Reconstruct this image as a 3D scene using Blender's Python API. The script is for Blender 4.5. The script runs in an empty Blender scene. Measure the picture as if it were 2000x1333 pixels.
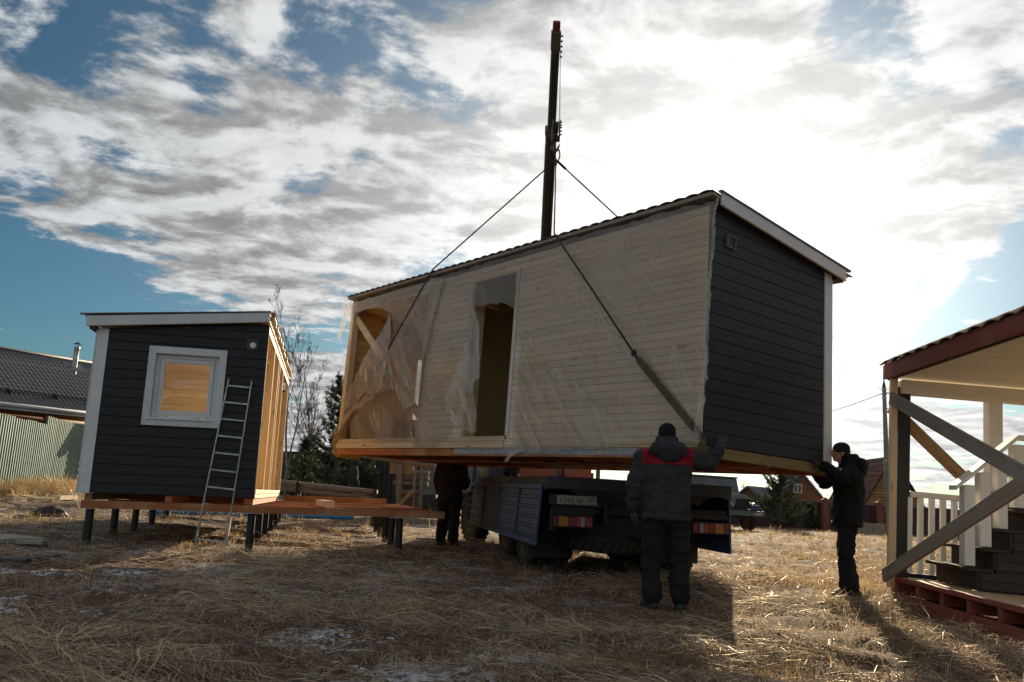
import bpy, bmesh, math, random
import numpy as np
from mathutils import Matrix, Vector
random.seed(7); rng = np.random.default_rng(7)
R = math.radians
S = bpy.context.scene
C = S.collection
# ---------------------------------------------------------------- camera
F, HC, ROLL = 1650.0, 1.07, 0.055
PITCH = math.atan(291 / F)
_X = Vector((1, 0, 0)); _F = Vector((0, math.cos(PITCH), math.sin(PITCH))); _U = Vector((0, -math.sin(PITCH), math.cos(PITCH)))
CX = _X * math.cos(ROLL) + _U * math.sin(ROLL); CU = -_X * math.sin(ROLL) + _U * math.cos(ROLL); CF = _F
CAM = Vector((0, 0, HC))
cam = bpy.data.cameras.new('camera'); co = bpy.data.objects.new('camera', cam); C.objects.link(co)
cam.sensor_width = 36; cam.lens = F / 2000 * 36; cam.clip_start = 0.05; cam.clip_end = 4000
co.matrix_world = Matrix(((CX.x, CU.x, -CF.x, 0), (CX.y, CU.y, -CF.y, 0), (CX.z, CU.z, -CF.z, HC), (0, 0, 0, 1)))
S.camera = co
cam.dof.use_dof = False
# ---------------------------------------------------------------- light
SUN_AZ, SUN_EL = 14.3, 14.8          # azimuth clockwise from +Y
SUN = Vector((math.sin(R(SUN_AZ)) * math.cos(R(SUN_EL)), math.cos(R(SUN_AZ)) * math.cos(R(SUN_EL)), math.sin(R(SUN_EL))))
sl = bpy.data.lights.new('sun', 'SUN'); so = bpy.data.objects.new('sun', sl); C.objects.link(so)
sl.energy = 5.0; sl.angle = R(0.6); sl.color = (1.0, 0.82, 0.58)
so.rotation_euler = SUN.to_track_quat('Z', 'Y').to_euler(); so.location = SUN * 60
S.view_settings.view_transform = 'Standard'; S.view_settings.look = 'None'
S.view_settings.exposure = 0.95; S.view_settings.gamma = 1; S.view_settings.use_curve_mapping = False
S.render.engine = 'CYCLES'; S.cycles.use_denoising = True
S.cycles.max_bounces = 8; S.cycles.transparent_max_bounces = 12; S.cycles.sample_clamp_indirect = 6

class NT:
    """small helper to write node trees"""
    def __init__(s, tree): s.t = tree; s.n = tree.nodes; s.l = tree.links
    def node(s, typ, **kw):
        n = s.n.new(typ)
        for k, v in kw.items(): setattr(n, k, v)
        return n
    def put(s, sock, val):
        if isinstance(val, bpy.types.NodeSocket): s.l.new(val, sock)
        elif val is not None:
            if sock.type == 'RGBA' and not hasattr(val, '__len__'): val = (val, val, val, 1)
            if sock.type == 'RGBA' and len(val) == 3: val = (*val, 1)
            sock.default_value = val
    def math(s, op, a, b=None, c=None, clamp=False):
        n = s.node('ShaderNodeMath', operation=op, use_clamp=clamp)
        for i, v in enumerate((a, b, c)):
            if v is not None: s.put(n.inputs[i], v)
        return n.outputs[0]
    def vmath(s, op, a, b=None, scale=None):
        n = s.node('ShaderNodeVectorMath', operation=op)
        s.put(n.inputs[0], a)
        if b is not None: s.put(n.inputs[1], b)
        if scale is not None: s.put(n.inputs['Scale'], scale)
        return n.outputs['Value'] if op in ('DOT_PRODUCT', 'LENGTH') else n.outputs[0]
    def ramp(s, x, a, b, c=0.0, d=1.0, smooth=True):
        n = s.node('ShaderNodeMapRange', interpolation_type='SMOOTHSTEP' if smooth else 'LINEAR')
        for i, v in enumerate((x, a, b, c, d)): s.put(n.inputs[i], v)
        return n.outputs[0]
    def mix(s, f, a, b, mode='MIX'):
        n = s.node('ShaderNodeMix', data_type='RGBA', blend_type=mode)
        s.put(n.inputs[0], f); s.put(n.inputs[6], a); s.put(n.inputs[7], b)
        return n.outputs[2]
    def noise(s, v, scale, detail=4, rough=0.5, dist=0.0):
        n = s.node('ShaderNodeTexNoise')
        s.put(n.inputs['Vector'], v); s.put(n.inputs['Scale'], scale); s.put(n.inputs['Detail'], detail)
        s.put(n.inputs['Roughness'], rough); s.put(n.inputs['Distortion'], dist)
        return n.outputs['Fac']
    def mapping(s, v, scale=(1, 1, 1), loc=(0, 0, 0), rot=(0, 0, 0)):
        n = s.node('ShaderNodeMapping'); s.put(n.inputs[0], v)
        s.put(n.inputs['Scale'], scale); s.put(n.inputs['Location'], loc); s.put(n.inputs['Rotation'], rot)
        return n.outputs[0]

def pixdir(px, py):
    return (CX * (px - 1000) + CU * (666.5 - py) + CF * F).normalized()

def make_world():
    w = bpy.data.worlds.new('World'); S.world = w; w.use_nodes = True
    T = NT(w.node_tree); T.n.clear()
    out = T.node('ShaderNodeOutputWorld'); bg = T.node('ShaderNodeBackground'); bg.inputs[1].default_value = 0.05
    sky = T.node('ShaderNodeTexSky', sky_type='NISHITA'); sky.sun_disc = False
    sky.sun_elevation = R(SUN_EL); sky.sun_rotation = R(SUN_AZ); sky.air_density = 1.0; sky.dust_density = 0.4; sky.ozone_density = 2.5
    d = T.vmath('NORMALIZE', T.node('ShaderNodeTexCoord').outputs['Generated'])
    sep = T.node('ShaderNodeSeparateXYZ'); T.put(sep.inputs[0], d); z = sep.outputs[2]
    zz = T.math('ADD', T.math('MAXIMUM', z, 0.0), 0.13)
    cmb = T.node('ShaderNodeCombineXYZ')
    T.put(cmb.inputs[0], T.math('DIVIDE', sep.outputs[0], zz)); T.put(cmb.inputs[1], T.math('DIVIDE', sep.outputs[1], zz))
    q = cmb.outputs[0]
    sd = T.vmath('DOT_PRODUCT', d, tuple(SUN))
    big = T.noise(T.mapping(q, loc=(3.1, 1.7, 0)), 0.7, 3, 0.5, 0.2)
    med = T.noise(T.mapping(q, scale=(1, 1.1, 1), loc=(1.2, 7.7, 2)), 3.6, 13, 0.61, 0.22)
    fine = T.noise(T.mapping(q, scale=(1, 1.15, 1), loc=(5, 2, 4)), 11.0, 8, 0.62, 0.2)
    dens = T.math('ADD', T.math('MULTIPLY', big, 0.34), T.math('ADD', T.math('MULTIPLY', med, 0.66), T.math('MULTIPLY', fine, 0.10)))
    bias = None
    def blob(px, py, ang, amp, aspect=None):
        nonlocal bias
        v = pixdir(px, py)
        m = T.ramp(T.vmath('DOT_PRODUCT', d, tuple(v)), math.cos(R(ang)), math.cos(R(ang * 0.15)), 0.0, amp)
        bias = m if bias is None else T.math('ADD', bias, m)
    for b in CLOUD_BLOBS: blob(*b)
    dens = T.math('ADD', dens, bias)
    # near the horizon the cover thins out to streaks
    strk = T.noise(T.mapping(d, (3.5, 3.5, 30)), 2.2, 7, 0.6, 0.5)
    dens = T.math('ADD', dens, T.math('MULTIPLY', T.math('SUBTRACT', strk, 0.52), T.ramp(z, 0.05, 0.32, 0.9, 0.0)))
    cov = T.ramp(dens, 0.492, 0.585)
    thick = T.ramp(dens, 0.50, 0.78)
    # cloud brightness: thin edges bright, thick bellies grey; forward scattering towards the sun
    shade = T.noise(T.mapping(q, scale=(1, 1.1, 1), loc=(1.2 + .016, 7.7 + .075, 2)), 3.6, 9, 0.56, 0.22)
    rel = T.ramp(T.math('SUBTRACT', med, shade), -0.12, 0.12, 0.0, 1.0)
    sun1 = T.math('POWER', T.math('MAXIMUM', sd, 0.0), 7.0)
    sun2 = T.math('POWER', T.math('MAXIMUM', sd, 0.0), 34.0)
    base = T.math('SUBTRACT', T.math('ADD', 0.20, T.math('MULTIPLY', rel, 0.36)), T.math('MULTIPLY', thick, 0.05))
    base = T.math('ADD', base, T.math('MULTIPLY', T.math('MAXIMUM', T.math('MULTIPLY', sd, -1.0), 0.0), 0.34))   # brightness added to clouds opposite the sun, to fill the shaded ground
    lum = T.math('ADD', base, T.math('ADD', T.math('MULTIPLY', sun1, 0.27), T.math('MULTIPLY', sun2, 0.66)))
    lum = T.math('ADD', lum, T.math('MULTIPLY', T.math('SUBTRACT', T.noise(T.mapping(q, scale=(1, 1.3, 1), loc=(5, 2, 4)), 7.0, 8, 0.6, 0.3), 0.5), 0.28))
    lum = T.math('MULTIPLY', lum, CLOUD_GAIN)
    tint = T.mix(T.math('MULTIPLY', sun1, 0.9, clamp=True), (0.93, 0.97, 1.0), (1.0, 0.965, 0.92))
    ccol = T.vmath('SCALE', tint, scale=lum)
    # clear sky, deepened a little; the glare round the sun comes with the thin veil of cloud
    sk = T.mix(1.0, sky.outputs[0], SKY_TINT, 'MULTIPLY')
    sk = T.vmath('SCALE', sk, scale=SKY_GAIN)
    veil = T.math('MULTIPLY', T.math('ADD', T.math('MULTIPLY', sun1, 0.14), T.math('MULTIPLY', sun2, 0.85)), CLOUD_GAIN)
    sk = T.vmath('ADD', sk, T.vmath('SCALE', (1.0, 0.97, 0.93), scale=veil))
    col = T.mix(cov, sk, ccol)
    # a spreading vapour trail low on the right
    a = pixdir(1660, 735); b = pixdir(1880, 520); nrm = a.cross(b).normalized(); mid = (a + b).normalized()
    wob = T.math('MULTIPLY', T.math('SUBTRACT', T.noise(d, 24, 3), 0.5), 0.016)
    dist = T.math('ABSOLUTE', T.math('ADD', T.vmath('DOT_PRODUCT', d, tuple(nrm)), wob))
    trail = T.math('MULTIPLY', T.ramp(dist, 0.005, 0.016, 1.0, 0.0), T.ramp(T.vmath('DOT_PRODUCT', d, tuple(mid)), math.cos(R(5.0)), math.cos(R(3.6)), 0.0, 0.9))
    col = T.mix(trail, col, T.vmath('SCALE', (1, 0.99, 0.97), scale=CLOUD_GAIN * 1.3))
    # below the horizon: plain dull ground tone so nothing bright comes from underneath
    col = T.mix(T.ramp(z, -0.06, -0.01), (0.6, 0.5, 0.4), col)
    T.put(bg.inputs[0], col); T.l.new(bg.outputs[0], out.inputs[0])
CLOUD_GAIN = 13.0; SKY_GAIN = 0.54; SKY_TINT = (0.55, 0.92, 1.0)
CLOUD_BLOBS = [  # px, py, radius deg, amount : open blue patches (-) and solid cloud (+)
    (320, 130, 8, -0.09), (30, 20, 6, -0.04), (110, 400, 8, -0.08), (330, 605, 7, -0.13), (20, 650, 9, -0.15), (160, 590, 7, -0.12), (590, 650, 7, -0.11), (880, 30, 5, -0.06), (660, 10, 4, -0.07),
    (550, 330, 20, 0.05), (150, 260, 10, 0.05), (330, 400, 9, 0.04), (200, 500, 6, 0.10), (560, 500, 8, 0.07), (1300, 430, 22, 0.07), (1600, 200, 18, 0.03), (640, 790, 5, 0.16), (30, 650, 2.5, 0.13),
    (1960, 300, 2.5, -0.12), (1630, 320, 1.5, -0.2), (1950, 580, 6, -0.10), (1760, 625, 4, -0.08), (1985, 440, 2, -0.08), (1900, 180, 10, 0.04), (1850, 420, 8, 0.06), (1800, 860, 9, 0.04), (1400, 5, 5, -0.05), (1700, 30, 5, -0.06)]
make_world()

# ---------------------------------------------------------------- helpers
def tag(o, label=None, cat=None, group=None, kind=None):
    if label: o['label'] = label
    if cat: o['category'] = cat
    if group: o['group'] = group
    if kind: o['kind'] = kind
    return o
def thing(name, label, cat, mat=None, group=None):
    o = bpy.data.objects.new(name, None); C.objects.link(o); o.empty_display_size = 0.1
    if mat is not None: o.matrix_world = mat
    return tag(o, label, cat, group)
def frame(loc, yaw, pitch=0, roll=0):
    return Matrix.Translation(loc) @ Matrix.Rotation(yaw, 4, 'Z') @ Matrix.Rotation(pitch, 4, 'X') @ Matrix.Rotation(roll, 4, 'Y')
class MB:
    def __init__(s): s.v = []; s.f = []; s.mi = []; s.m = 0
    def add(s, vs, fs):
        b = len(s.v); s.v.extend([tuple(v) for v in vs]); s.f.extend([tuple(i + b for i in f) for f in fs]); s.mi.extend([s.m] * len(fs)); return s
    def hexa(s, p):   # 8 points: bottom 0-3 ccw, top 4-7
        return s.add(p, [(3, 2, 1, 0), (4, 5, 6, 7), (0, 1, 5, 4), (1, 2, 6, 5), (2, 3, 7, 6), (3, 0, 4, 7)])
    def box(s, x0, x1, y0, y1, z0, z1):
        return s.hexa([(x0, y0, z0), (x1, y0, z0), (x1, y1, z0), (x0, y1, z0), (x0, y0, z1), (x1, y0, z1), (x1, y1, z1), (x0, y1, z1)])
    def cbox(s, c, d, M=None):
        x, y, z = d[0] / 2, d[1] / 2, d[2] / 2
        p = [Vector(q) for q in ((-x, -y, -z), (x, -y, -z), (x, y, -z), (-x, y, -z), (-x, -y, z), (x, -y, z), (x, y, z), (-x, y, z))]
        return s.hexa([((M @ q) if M else q) + Vector(c) for q in p])
    def beam(s, a, b, w, h, up=(0, 0, 1)):
        a = Vector(a); b = Vector(b); d = (b - a).normalized(); up = Vector(up)
        r = d.cross(up).normalized(); u = r.cross(d)
        p = []
        for e in (a, b):
            p.append([e - r * w / 2 - u * h / 2, e + r * w / 2 - u * h / 2, e + r * w / 2 + u * h / 2, e - r * w / 2 + u * h / 2])
        return s.hexa([p[0][0], p[0][1], p[1][1], p[1][0], p[0][3], p[0][2], p[1][2], p[1][3]])
    def tube(s, pts, r, n=8, cap=True):
        pts = [Vector(p) for p in pts]; k = len(pts)
        rs = r if isinstance(r, (list, tuple)) else [r] * k
        ref = None; vs = []; fs = []
        for i, p in enumerate(pts):
            d = (pts[min(i + 1, k - 1)] - pts[max(i - 1, 0)]).normalized()
            if ref is None: ref = Vector((0, 0, 1)) if abs(d.z) < 0.9 else Vector((1, 0, 0))
            u = (ref - d * ref.dot(d)).normalized(); w = d.cross(u); ref = u
            for j in range(n):
                a = 2 * math.pi * j / n; vs.append(p + (u * math.cos(a) + w * math.sin(a)) * rs[i])
        for i in range(k - 1):
            for j in range(n): fs.append((i * n + j, i * n + (j + 1) % n, (i + 1) * n + (j + 1) % n, (i + 1) * n + j))
        if cap: fs.append(tuple(range(n - 1, -1, -1))); fs.append(tuple(range((k - 1) * n, k * n)))
        return s.add(vs, fs)
    def loft(s, rings, n=16):   # rings: (centre, u-vector, v-vector)
        vs = []; fs = []; k = len(rings)
        for c, u, v in rings:
            c = Vector(c); u = Vector(u); v = Vector(v)
            for j in range(n):
                a = 2 * math.pi * j / n; vs.append(c + u * math.cos(a) + v * math.sin(a))
        for i in range(k - 1):
            for j in range(n): fs.append((i * n + j, i * n + (j + 1) % n, (i + 1) * n + (j + 1) % n, (i + 1) * n + j))
        fs.append(tuple(range(n - 1, -1, -1))); fs.append(tuple(range((k - 1) * n, k * n)))
        return s.add(vs, fs)
    def ball(s, c, r, n=12, m=8):
        r = r if hasattr(r, '__len__') else (r, r, r)
        rings = []
        for i in range(1, m):
            t = math.pi * i / m; rings.append(((c[0], c[1], c[2] - r[2] * math.cos(t)), (r[0] * math.sin(t), 0, 0), (0, r[1] * math.sin(t), 0)))
        return s.loft(rings, n)
    def prism(s, poly, axis, a, b):   # 2D polygon extruded along axis ('x','y','z') from a to b
        k = len(poly)
        def P(u, v, t): return {'x': (t, u, v), 'y': (u, t, v), 'z': (u, v, t)}[axis]
        vs = [P(u, v, a) for u, v in poly] + [P(u, v, b) for u, v in poly]
        return s.add(vs, [tuple(range(k - 1, -1, -1)), tuple(range(k, 2 * k))] + [(i, (i + 1) % k, k + (i + 1) % k, k + i) for i in range(k)])
    def lathe(s, prof, n=24, M=None):   # prof: (radius, z)
        vs = []; fs = []; k = len(prof)
        for r, z in prof:
            for j in range(n):
                a = 2 * math.pi * j / n; q = Vector((r * math.cos(a), r * math.sin(a), z)); vs.append(M @ q if M else q)
        for i in range(k - 1):
            for j in range(n): fs.append((i * n + j, i * n + (j + 1) % n, (i + 1) * n + (j + 1) % n, (i + 1) * n + j))
        return s.add(vs, fs)
    def mesh(s, name, mats):
        me = bpy.data.meshes.new(name); me.from_pydata(s.v, [], s.f); me.validate()
        mats = mats if isinstance(mats, (list, tuple)) else [mats]
        for m in mats: me.materials.append(m)
        if len(mats) > 1 and len(me.polygons) == len(s.mi): me.polygons.foreach_set('material_index', s.mi)
        bm = bmesh.new(); bm.from_mesh(me); bmesh.ops.recalc_face_normals(bm, faces=bm.faces); bm.to_mesh(me); bm.free()
        return me
    def build(s, name, mats, parent=None, bevel=0, smooth=False, **kw):
        return link(name, s.mesh(name, mats), parent, bevel, smooth, **kw)
def link(name, me, parent=None, bevel=0, smooth=False, loc=None, mat=None, label=None):
    o = bpy.data.objects.new(name, me); C.objects.link(o)
    if parent is not None: o.parent = parent
    if loc is not None: o.location = loc
    if mat is not None: o.matrix_local = mat
    if bevel:
        b = o.modifiers.new('bevel', 'BEVEL'); b.width = bevel; b.segments = 1; b.limit_method = 'ANGLE'; b.angle_limit = R(40)
    if smooth:
        me.polygons.foreach_set('use_smooth', [True] * len(me.polygons))
    if label: o['label'] = label
    return o
def ray(px, py): return CX * (px - 1000) / F + CU * (666.5 - py) / F + CF
def at(px, py, Y):                      # the point seen there at forward distance Y
    d = ray(px, py); return CAM + d * (Y / d.y)
def on_plane(px, py, M, axis, off=0.0): # local coordinates on a plane of a thing's frame
    r3 = M.to_3x3(); n = r3.col[axis]; o = M.translation + n * off; d = ray(px, py)
    p = CAM + d * ((o - CAM).dot(n) / d.dot(n)); return r3.transposed() @ (p - M.translation)
def ss(t): t = np.clip(t, 0, 1); return t * t * (3 - 2 * t)
# smooth value noise for terrain and scatter
_perm = rng.random((64, 64))
def vnoise(x, y):
    x = np.asarray(x, float); y = np.asarray(y, float); xi = np.floor(x).astype(int); yi = np.floor(y).astype(int); fx = ss(x - xi); fy = ss(y - yi)
    g = lambda a, b: _perm[a % 64, b % 64]
    return (g(xi, yi) * (1 - fx) + g(xi + 1, yi) * fx) * (1 - fy) + (g(xi, yi + 1) * (1 - fx) + g(xi + 1, yi + 1) * fx) * fy
def fbm(x, y, o=3): return sum(vnoise(x * 2 ** i + 17 * i, y * 2 ** i + 5 * i) / 2 ** (i + 1) for i in range(o))
def gz_base(x, y):
    return 0.24 * ss((y - 15) / 7) * ss((-x - 4) / 4) + 0.06 * np.exp(-((x - 4.2) ** 2 + (y - 10.2) ** 2) / 3) - 0.35 * ss((y - 22) / 35) * ss((x + 6) / 6)
def gz(x, y):
    x = np.asarray(x, float); y = np.asarray(y, float)
    near = 1 - 0.55 * ss((y - 9) / 30)
    b = (fbm(x * 0.55 + 3, y * 0.55, 2) - 0.37) * 0.10 + (fbm(x * 1.7, y * 1.9 + 9, 3) - 0.43) * 0.13
    # a rut with a dark edge at the very front
    rut = -0.10 * np.exp(-(((x + 0.45) / 0.5) ** 2 + ((y - 3.18 + 0.3 * (x + 0.45)) / 0.12) ** 2))
    b = b + (fbm(x * 1.1 + 40, y * 1.4, 3) - .43) * 0.20 * ss((x + .2) / 1.5) + (fbm(x * 2.6 + 11, y * 2.6 + 4, 2) - .37) * 0.10 * (1 - ss((y - 7) / 6))
    flat = 0
    for cx, cy in ((1.55, 8.6), (4.05, 10.2), (1.6, 12.2), (-1.25, 16)): flat = np.maximum(flat, np.exp(-((x - cx) ** 2 + (y - cy) ** 2) / .35))
    return gz_base(x, y) + b * near * (1 - flat) + rut
def G(x, y): return float(gz(x, y))
# ---------------------------------------------------------------- materials
MATS = {}
def new_mat(name):
    m = bpy.data.materials.new(name); m.use_nodes = True; T = NT(m.node_tree); T.n.clear()
    out = T.node('ShaderNodeOutputMaterial'); MATS[name] = m
    return m, T, out
def finish(T, out, color, rough=0.7, bump=None, bstr=0.2, bdist=0.005, metal=0.0, spec=0.4, coat=0.0):
    b = T.node('ShaderNodeBsdfPrincipled'); T.put(b.inputs['Base Color'], color); T.put(b.inputs['Roughness'], rough)
    T.put(b.inputs['Metallic'], metal); T.put(b.inputs['Specular IOR Level'], spec); T.put(b.inputs['Coat Weight'], coat)
    if bump is not None:
        bn = T.node('ShaderNodeBump'); T.put(bn.inputs['Height'], bump); bn.inputs['Strength'].default_value = bstr; bn.inputs['Distance'].default_value = bdist
        T.l.new(bn.outputs[0], b.inputs['Normal'])
    T.l.new(b.outputs[0], out.inputs[0]); return b
def ocoord(T, rand=True):
    v = T.node('ShaderNodeTexCoord').outputs['Object']
    if rand:
        r = T.node('ShaderNodeObjectInfo').outputs['Random']
        v = T.vmath('ADD', v, T.vmath('SCALE', (37.0, 21.0, 13.0), scale=r)); return v, r
    return v
def scale3(c, k): return tuple(min(1, x * k) for x in c)
def wood(name, base, dark, grain='X', rough=0.65, knots=0.8, var=0.25, weather=None, patch=None, fine=1.0):
    m, T, out = new_mat(name); v, r = ocoord(T)
    sc = {'X': (0.7, 14, 14), 'Y': (14, 0.7, 14), 'Z': (14, 14, 0.7)}[grain]
    sc = tuple(a * fine for a in sc)
    g1 = T.noise(T.mapping(v, sc), 1.6, 5, 0.6, 0.4)
    g2 = T.noise(T.mapping(v, tuple(a * 3 for a in sc)), 2.0, 3, 0.6)
    c = T.mix(T.ramp(g1, 0.3, 0.75), base, dark)
    c = T.mix(T.ramp(g2, 0.45, 0.8, 0, 0.45), c, scale3(dark, 0.75))
    if knots:
        ks = {'X': (1.5, 6.5, 6.5), 'Y': (6.5, 1.5, 6.5), 'Z': (6.5, 6.5, 1.5)}[grain]
        vo = T.node('ShaderNodeTexVoronoi'); vo.inputs['Scale'].default_value = 1.0; T.put(vo.inputs['Vector'], T.mapping(v, ks))
        k = T.ramp(vo.outputs['Distance'], 0.05, 0.16, knots, 0.0)
        k = T.math('MULTIPLY', k, T.ramp(T.node('ShaderNodeSeparateColor').outputs[0], 0, 1) if False else 1.0)
        c = T.mix(k, c, scale3(dark, 0.30))
    br = T.math('ADD', 1.0 - var / 2, T.math('MULTIPLY', r, var))
    c = T.mix(1.0, c, T.vmath('SCALE', (1, 1, 1), scale=br), 'MULTIPLY')
    if weather:
        c = T.mix(T.ramp(T.noise(v, 2.2, 4, 0.6), 0.4, 0.7, 0, 0.8), c, weather)
    if patch:
        c = T.mix(T.ramp(T.noise(v, 1.3, 5, 0.65), 0.48, 0.66, 0, 0.75), c, patch)
    finish(T, out, c, rough, T.math('ADD', g1, T.math('MULTIPLY', g2, 0.5)), 0.35, 0.003, spec=0.3)
    return m
def plain(name, col, rough=0.6, var=0.25, scale=3.0, dirt=None, dirt_amt=0.5, metal=0.0, bump=0.15, spec=0.4, streak=None):
    m, T, out = new_mat(name); v, r = ocoord(T)
    n = T.noise(v, scale, 5, 0.6); n2 = T.noise(v, scale * 9, 3, 0.6)
    c = T.mix(T.ramp(n, 0.3, 0.7), scale3(col, 1 - var), scale3(col, 1 + var))
    c = T.mix(T.ramp(n2, 0.35, 0.75, 0, 0.25), c, scale3(col, 0.6))
    c = T.mix(1.0, c, T.vmath('SCALE', (1, 1, 1), scale=T.math('ADD', 0.90, T.math('MULTIPLY', r, 0.20))), 'MULTIPLY')
    if dirt: c = T.mix(T.ramp(T.noise(v, scale * 1.7, 6, 0.7, 0.5), 0.42, 0.68, 0, dirt_amt), c, dirt)
    if streak:
        st = T.noise(T.mapping(v, (18, 18, 2.0)), 2.0, 4, 0.6); c = T.mix(T.ramp(st, 0.62, 0.72, 0, 0.8), c, streak)
    finish(T, out, c, T.ramp(n, 0.2, 0.8, rough * 0.85, min(1, rough * 1.12)), n2, bump, 0.004, metal, spec)
    return m
def fabric(name, col, scale=60, var=0.2, rough=0.9, sheen=0.1):
    m, T, out = new_mat(name); v, r = ocoord(T)
    n = T.noise(v, 5, 5, 0.65, 0.4); w = T.noise(v, scale, 2, 0.5); fold = T.noise(T.mapping(v, (5, 5, 14)), 1.0, 3, 0.55, 1.2)
    c = T.mix(T.ramp(n, 0.3, 0.7), scale3(col, 1 - var), scale3(col, 1 + var))
    b = finish(T, out, c, rough, T.math('ADD', T.math('MULTIPLY', fold, 1.0), T.math('MULTIPLY', w, 0.12)), 0.8, 0.02, spec=0.25)
    return m
PINE = wood('planed_pine_wall', (0.62, 0.50, 0.34), (0.50, 0.36, 0.20), 'X', 0.55, knots=0.85, var=0.22)
WPINE = wood('whitened_pine_cladding', (0.74, 0.635, 0.49), (0.60, 0.48, 0.345), 'X', 0.6, knots=0.75, var=0.2)
PINEZ = wood('planed_pine_stud', (0.64, 0.50, 0.32), (0.52, 0.36, 0.20), 'Z', 0.55, knots=0.8, var=0.2)
PINEY = wood('planed_pine_joist', (0.64, 0.50, 0.32), (0.52, 0.36, 0.20), 'Y', 0.55, knots=0.8, var=0.2)
INTX = wood('warm_pine_lining', (0.78, 0.61, 0.36), (0.66, 0.48, 0.25), 'X', 0.5, knots=0.85, var=0.2)
INTB = wood('orange_pine_lining', (0.74, 0.47, 0.19), (0.60, 0.33, 0.11), 'Y', 0.5, knots=0.85, var=0.2)
INTY = wood('warm_pine_lining_lengthwise', (0.78, 0.61, 0.36), (0.66, 0.48, 0.25), 'Y', 0.5, knots=0.85, var=0.2)
ORNX = wood('orange_preserved_timber', (0.40, 0.15, 0.055), (0.30, 0.095, 0.035), 'X', 0.7, knots=0.5, var=0.2, patch=(0.50, 0.26, 0.12))
ORNY = wood('orange_preserved_timber_lengthwise', (0.40, 0.15, 0.055), (0.30, 0.095, 0.035), 'Y', 0.7, knots=0.5, var=0.2)
OLIVE = wood('greenish_preserved_timber', (0.26, 0.19, 0.075), (0.18, 0.125, 0.05), 'Y', 0.75, knots=0.4)
GREYW = wood('weathered_grey_board', (0.34, 0.275, 0.21), (0.24, 0.185, 0.135), 'X', 0.8, knots=0.5, var=0.2, weather=(0.30, 0.27, 0.235))
BRNW = wood('weathered_brown_board', (0.36, 0.22, 0.10), (0.22, 0.12, 0.05), 'X', 0.75, knots=0.5, var=0.2)
LOGW = wood('bare_log_wood', (0.24, 0.18, 0.12), (0.14, 0.10, 0.065), 'X', 0.8, knots=0.4, weather=(0.2, 0.17, 0.14))
LOGO = wood('oiled_log_wall', (0.34, 0.15, 0.045), (0.22, 0.085, 0.025), 'X', 0.6, knots=0.4)
YELW = wood('ochre_log_wall', (0.42, 0.27, 0.10), (0.32, 0.19, 0.065), 'X', 0.65, knots=0.3)
STEPW = wood('dark_stained_step', (0.055, 0.042, 0.030), (0.035, 0.027, 0.02), 'Y', 0.75, knots=0.2)
CHAR = plain('charcoal_siding_paint', (0.019, 0.020, 0.022), 0.55, 0.16, 2.0, dirt=(0.035, 0.033, 0.03), dirt_amt=0.2, bump=0.12, spec=0.35)
NAVY = plain('navy_black_siding_paint', (0.0125, 0.0135, 0.017), 0.55, 0.16, 2.0, dirt=(0.022, 0.022, 0.024), dirt_amt=0.2, bump=0.12, spec=0.35)
WHITE = plain('white_painted_trim', (0.60, 0.61, 0.62), 0.5, 0.06, 2.5, dirt=(0.5, 0.5, 0.49), dirt_amt=0.25, bump=0.05)
CREAM = wood('cream_painted_timber', (0.82, 0.79, 0.73), (0.77, 0.73, 0.65), 'Z', 0.55, knots=0.22, var=0.1)
CREAMX = wood('cream_soffit_boards', (0.77, 0.72, 0.62), (0.70, 0.64, 0.53), 'X', 0.5, knots=0.15, var=0.12)
REDW = wood('red_painted_timber', (0.29, 0.068, 0.046), (0.21, 0.048, 0.033), 'X', 0.65, knots=0.2, patch=(0.28, 0.10, 0.07))
BLACKP = plain('black_painted_steel', (0.010, 0.010, 0.011), 0.5, 0.3, 4)
DKPOST = plain('dark_grey_painted_post', (0.022, 0.023, 0.022), 0.6, 0.2, 3)
ALU = plain('scuffed_aluminium', (0.42, 0.43, 0.44), 0.45, 0.25, 6, metal=0.75, dirt=(0.16, 0.14, 0.12), dirt_amt=0.6)
GALV = plain('galvanised_steel', (0.42, 0.43, 0.45), 0.45, 0.2, 5, metal=0.6, dirt=(0.25, 0.24, 0.23))
BROWNM = plain('brown_roof_metal', (0.10, 0.065, 0.045), 0.45, 0.2, 4, spec=0.5)
TILEG = plain('grey_tile_metal', (0.075, 0.07, 0.072), 0.5, 0.12, 3, spec=0.5)
TILEO = plain('faded_terracotta_tile', (0.34, 0.20, 0.12), 0.6, 0.3, 5)
TILER = plain('maroon_roof_metal', (0.070, 0.024, 0.028), 0.9, 0.25, 9, spec=0.03)
GREENM = plain('green_profiled_metal', (0.15, 0.245, 0.19), 0.45, 0.1, 1.2, dirt=(0.16, 0.17, 0.13), dirt_amt=0.3, spec=0.45)
MAROON = plain('maroon_profiled_metal', (0.055, 0.016, 0.022), 0.5, 0.15, 1.5)
DKFENCE = plain('dark_brown_profiled_metal', (0.026, 0.020, 0.018), 0.55, 0.2, 1.5)
BRICK = plain('red_brick_pillar', (0.22, 0.075, 0.045), 0.85, 0.25, 9)
BROWNH = plain('brown_gable_boards', (0.15, 0.075, 0.035), 0.75, 0.2, 3)
SLATE = plain('pale_grey_roof_sheet', (0.16, 0.17, 0.19), 0.95, 0.15, 4, spec=0.0)
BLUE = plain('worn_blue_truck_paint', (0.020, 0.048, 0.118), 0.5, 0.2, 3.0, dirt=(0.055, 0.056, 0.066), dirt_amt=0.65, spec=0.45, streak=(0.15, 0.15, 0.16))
BLUED = plain('dusty_dark_truck_paint', (0.030, 0.034, 0.042), 0.6, 0.25, 3.0, dirt=(0.06, 0.052, 0.042), dirt_amt=0.7)
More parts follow.
